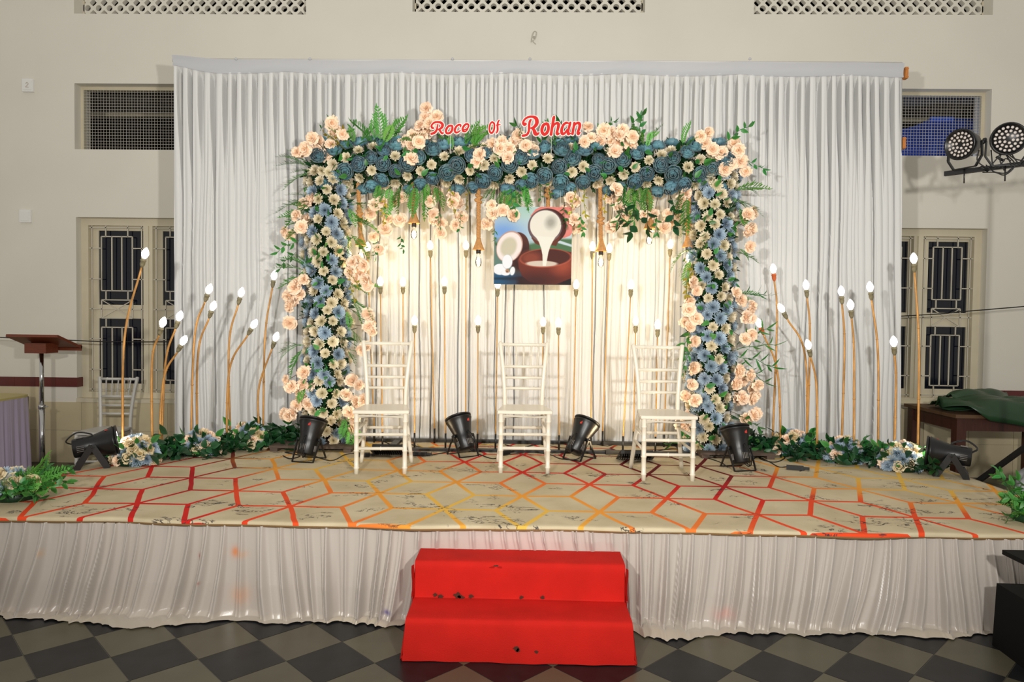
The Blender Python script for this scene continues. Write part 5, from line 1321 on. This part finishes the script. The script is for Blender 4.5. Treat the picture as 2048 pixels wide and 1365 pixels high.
# ================================================================== HALL FURNITURE, RIGHT
def wood_table():
    x0, x1, y0, y1 = 3.90, 5.20, 6.42, 7.30; p = Vector(((x0+x1)/2, (y0+y1)/2, 0)); t = thing('wooden_table', 'dark brown wooden table by the right wall carrying banana leaves', 'table', p); t.scale = (1, 1, 1.04)
    W, D = x1-x0, y1-y0
    for i in range(4): MB().bx(-W/2, W/2, -D/2+D*i/4+.002, -D/2+D*(i+1)/4-.002, .735, .765).build('plank', 'table_plank', t)
    for a in ((-W/2+.05, W/2-.05, -D/2+.04, -D/2+.065), (-W/2+.05, W/2-.05, D/2-.065, D/2-.04)): MB().bx(a[0], a[1], a[2], a[3], .62, .735).build('apron', 'table_wood', t)
    for a in ((-W/2+.04, -W/2+.065), (W/2-.065, W/2-.04)): MB().bx(a[0], a[1], -D/2+.05, D/2-.05, .62, .735).build('apron', 'table_wood', t)
    for sx in (-1, 1):
        for sy in (-1, 1): MB().box((sx*(W/2-.07), sy*(D/2-.07), .3675), (.085, .085, .735)).build('leg', 'table_wood', t)
    # banana leaves: three overlapping folded sheets
    def leafsheet(cx, cy, L, Wd, ang, z, seed, label, fold):
        n, k = 40, 18; u = np.linspace(0, 1, n); v = np.linspace(-1, 1, k); U, V = np.meshgrid(u, v, indexing='ij')
        prof = np.sin(np.clip(U*.96+.03, 0, 1)*PI)**.45
        xx = (U-.5)*L; yy = V*Wd/2*prof
        zz = z+.05*(1-np.abs(V))*fold+.035*np.abs(np.sin(U*7+V*1.5+seed))*(1-U*.3)+.02*np.abs(np.sin(V*6+seed*2))+.03*np.sin(U*PI)
        # hanging lip at the front
        ca, sa = math.cos(ang), math.sin(ang); X = cx+xx*ca-yy*sa; Y = cy+xx*sa+yy*ca
        over = np.clip((y0-.0)-Y, 0, 1); zz = zz-over*1.1; Y = np.maximum(Y, y0-.03-over*.15)
        left_ = np.clip((x0-.0)-X, 0, 1); zz = zz-left_*.35
        ob = grid_mesh('banana_leaf', X, Y, np.maximum(zz, .80-over-left_*.35), 'banana', None); md = ob.modifiers.new('t', 'SOLIDIFY'); md.thickness = .003
        tag(ob, label, 'banana leaf', 'banana leaves piled on the wooden table')
    leafsheet(4.62, 6.86, 1.35, .70, .06, .785, 1, 'broad green banana leaf lying flat at the bottom of the pile', 1)
    leafsheet(4.36, 6.58, .95, .60, -.25, .81, 2, 'banana leaf folded down over the front table edge', 1.6)
    leafsheet(4.36, 6.84, .75, .46, .35, .84, 3, 'banana leaf with raised pointed tip on top of the pile', 2.0)
    leafsheet(4.85, 6.68, .9, .44, .1, .83, 4, 'banana leaf reaching the wall end of the table', 1.2)
wood_table()
def light_stand():
    px_, py_ = 3.70, 5.15
    t = thing('lighting_stand', 'black tripod stand with a crossbar beside the right end of the stage', 'light stand', (px_, py_, 0))
    MB().tube([(0, 0, .12), (0, 0, 1.7)], .022, 12).tube([(0, 0, 1.7), (0, 0, 2.82)], .016, 12).build('pole', 'black_pipe', t)
    for i, (dx, dy) in enumerate(((-.20, .86), (.80, .30), (.40, -.80))):
        hub = Vector((0, 0, .78)); ft = Vector((dx, dy, .015)); m_ = hub.lerp(ft, .55)
        MB().bar(hub, ft, .038, .022, up=(dy, -dx, 0)).build('leg', 'black_metal', t)
        MB().bar((0, 0, .22), m_, .028, .012, up=(dy, -dx, 0)).build('brace', 'black_metal', t)
    MB().lathe([(.02, .72), (.045, .73), (.045, .80), (.02, .81)], 12).build('hub', 'black_plastic', t)
    MB().lathe([(.02, .18), (.04, .19), (.04, .24), (.02, .25)], 12).build('collar', 'black_plastic', t)
    A = pt(1889, 348, Y=5.6); B = A+(Vector((px_, py_, 2.82))-A)*2.2; B.z = A.z+.0
    o = Vector(t.location); MB().bar(A-o, B-o, .03, .035).build('crossbar', 'black_metal', t)
    return A, B, o, t
A, B, _, _ = light_stand()
def led_par(c, aim, label, roll=0):
    """c: centre of the disc face; aim: where the face looks"""
    t = thing('led_par_light', label, 'stage light', c, 0, 'led par lights on the crossbar'); t.scale = (.82,)*3; d = Vector(aim).normalized(); q = d.to_track_quat('Z', 'Y').to_matrix()
    MB().lathe([(.0, -.17), (.07, -.17), (.10, -.15), (.125, -.05), (.138, -.03), (.142, .0), (.142, .018), (.130, .020), (.128, .002), (0, .002)], 32, mat=q).build('housing', 'black_metal', t)
    lm = MB()
    pts = [(0, 0)]; 
    for rr, n in ((.036, 6), (.068, 12), (.101, 18)):
        for i in range(n): a = i*2*PI/n+rr*20; pts.append((math.cos(a)*rr, math.sin(a)*rr))
    for k, (x, y) in enumerate(pts):
        if k == 0: continue
        o = MB().lathe([(.0125, .002), (.0125, .007), (.008, .010), (0, .011)], 10, mat=q, c=q @ Vector((x, y, 0))).build('led_lens', 'led_off', t)
    s = q @ Vector((1, 0, 0)); s.z = 0; s.normalize(); dn = Vector((0, 0, -1))
    y = MB(); back = d*-.07; pp = [back+s*.15, back+s*.155+dn*.13, back+s*.10+dn*.22, back-s*.10+dn*.22, back-s*.155+dn*.13, back-s*.15]
    for a_, b_ in zip(pp[:-1], pp[1:]): y.bar(a_, b_, .012, .028, up=tuple(d))
    y.build('yoke', 'black_metal', t)
    for sg in (-1, 1): MB().lathe([(0, 0), (.02, 0), (.02, .02), (.008, .025), (.008, .04)], 10, mat=(s*sg*-1).to_track_quat('Z', 'Y').to_matrix(), c=back+s*sg*.185).build('tilt_knob', 'black_plastic', t)
    MB().tube([back+dn*.22, back+dn*.36], .006, 8).build('clamp_bolt', 'black_metal', t)
    return t
c = pt(1921, 289, Y=5.44); led_par(c, (-.90, -.46, -.14), 'black led par light turned toward the curtain, nearer the bar end')
c = pt(2017, 278, Y=5.18); led_par(c, (-.34, -.93, -.06), 'black led par light facing the hall, at the picture edge')
def bar_cables():
    t = thing('cable_bundle', 'tangled black leads looping along the crossbar under the led lights', 'cable', pt(1990, 330, Y=5.3)); o = Vector(t.location)
    sets = [[(1958,300),(1955,322),(1975,335),(1990,322),(2006,300)],[(2006,300),(2000,320),(2012,345),(2024,335),(2010,305)],[(1965,345),(1990,345),(2010,350),(2030,330),(2012,308)],[(2014,306),(2030,318),(2050,322)],[(2018,300),(2035,325),(2052,335)],[(1982,300),(1986,330),(1998,335),(2010,318),(2022,322)],[(1972,330),(1985,342),(1998,346),(2012,346),(2022,338)]]
    for s in sets: MB().tube([v-o for v in crom([pt(x, y, Y=5.34-(x-1960)*.0022) for x, y in s], 6)], .0045, 6).build('lead', 'black_plastic', t)
    for (x, y) in ((1968, 338), (2000, 318), (2046, 330)): MB().tube([pt(x-7, y-4, Y=5.36)-o, pt(x+8, y+4, Y=5.36)-o], .010, 8).build('connector', 'black_plastic', t)
bar_cables()
# plastic bag on the floor behind the stand
def bag():
    n = 28; u = np.linspace(0, PI, n); v = np.linspace(0, 2*PI, n); U, V = np.meshgrid(u, v, indexing='ij')
    r = .20*(1+.12*np.sin(V*5+U*3)+.08*np.sin(V*9-U*7)); X = r*np.sin(U)*np.cos(V); Y = r*np.sin(U)*np.sin(V); Z = np.maximum(.20+.24*np.cos(U)*(1+.1*np.sin(V*4)), .002)
    p = (4.38, 5.98); ob = grid_mesh('plastic_bag', X+p[0], Y+p[1], Z+.0, 'bag'); tag(ob, 'crumpled grey plastic bag on the floor behind the tripod stand', 'bag')
bag()
# black boxes at the lower right edge
def boxes():
    p = Vector((2.65, 3.30, 0)); t = thing('stage_monitor', 'black wedge monitor speaker on the floor at the lower right edge', 'speaker', p, R(-3))
    vs = [(-.30, -.22, 0), (.30, -.22, 0), (.30, .22, 0), (-.30, .22, 0), (-.30, -.20, .322), (.30, -.20, .322), (.30, .20, .322), (-.30, .20, .322)]
    MB().add(vs, [(0, 3, 2, 1), (4, 5, 6, 7), (0, 1, 5, 4), (1, 2, 6, 5), (2, 3, 7, 6), (3, 0, 4, 7)]).build('cabinet', 'speaker_black', t)
    MB().box((0, -.217, .17), (.54, .012, .28)).build('front_grille', 'black_plastic', t)
    q = Vector((2.68, 3.22, 0)); t = thing('side_table', 'low black table above the monitor speaker at the right edge', 'table', q)
    MB().bx(-.335, .34, -.32, .24, .485, .507).build('tabletop', 'speaker_black', t)
    for sx in (.31,):
        for sy in (-.28, .20): MB().bx(sx-.018, sx+.018, sy-.018, sy+.018, 0, .485).build('leg', 'black_metal', t)
    MB().bx(-.0, .31, -.06, -.02, .40, .485).build('bracket', 'black_metal', t)
    MB().bx(.292, .328, -.28, .20, .02, .06).build('foot_rail', 'black_metal', t)
boxes()
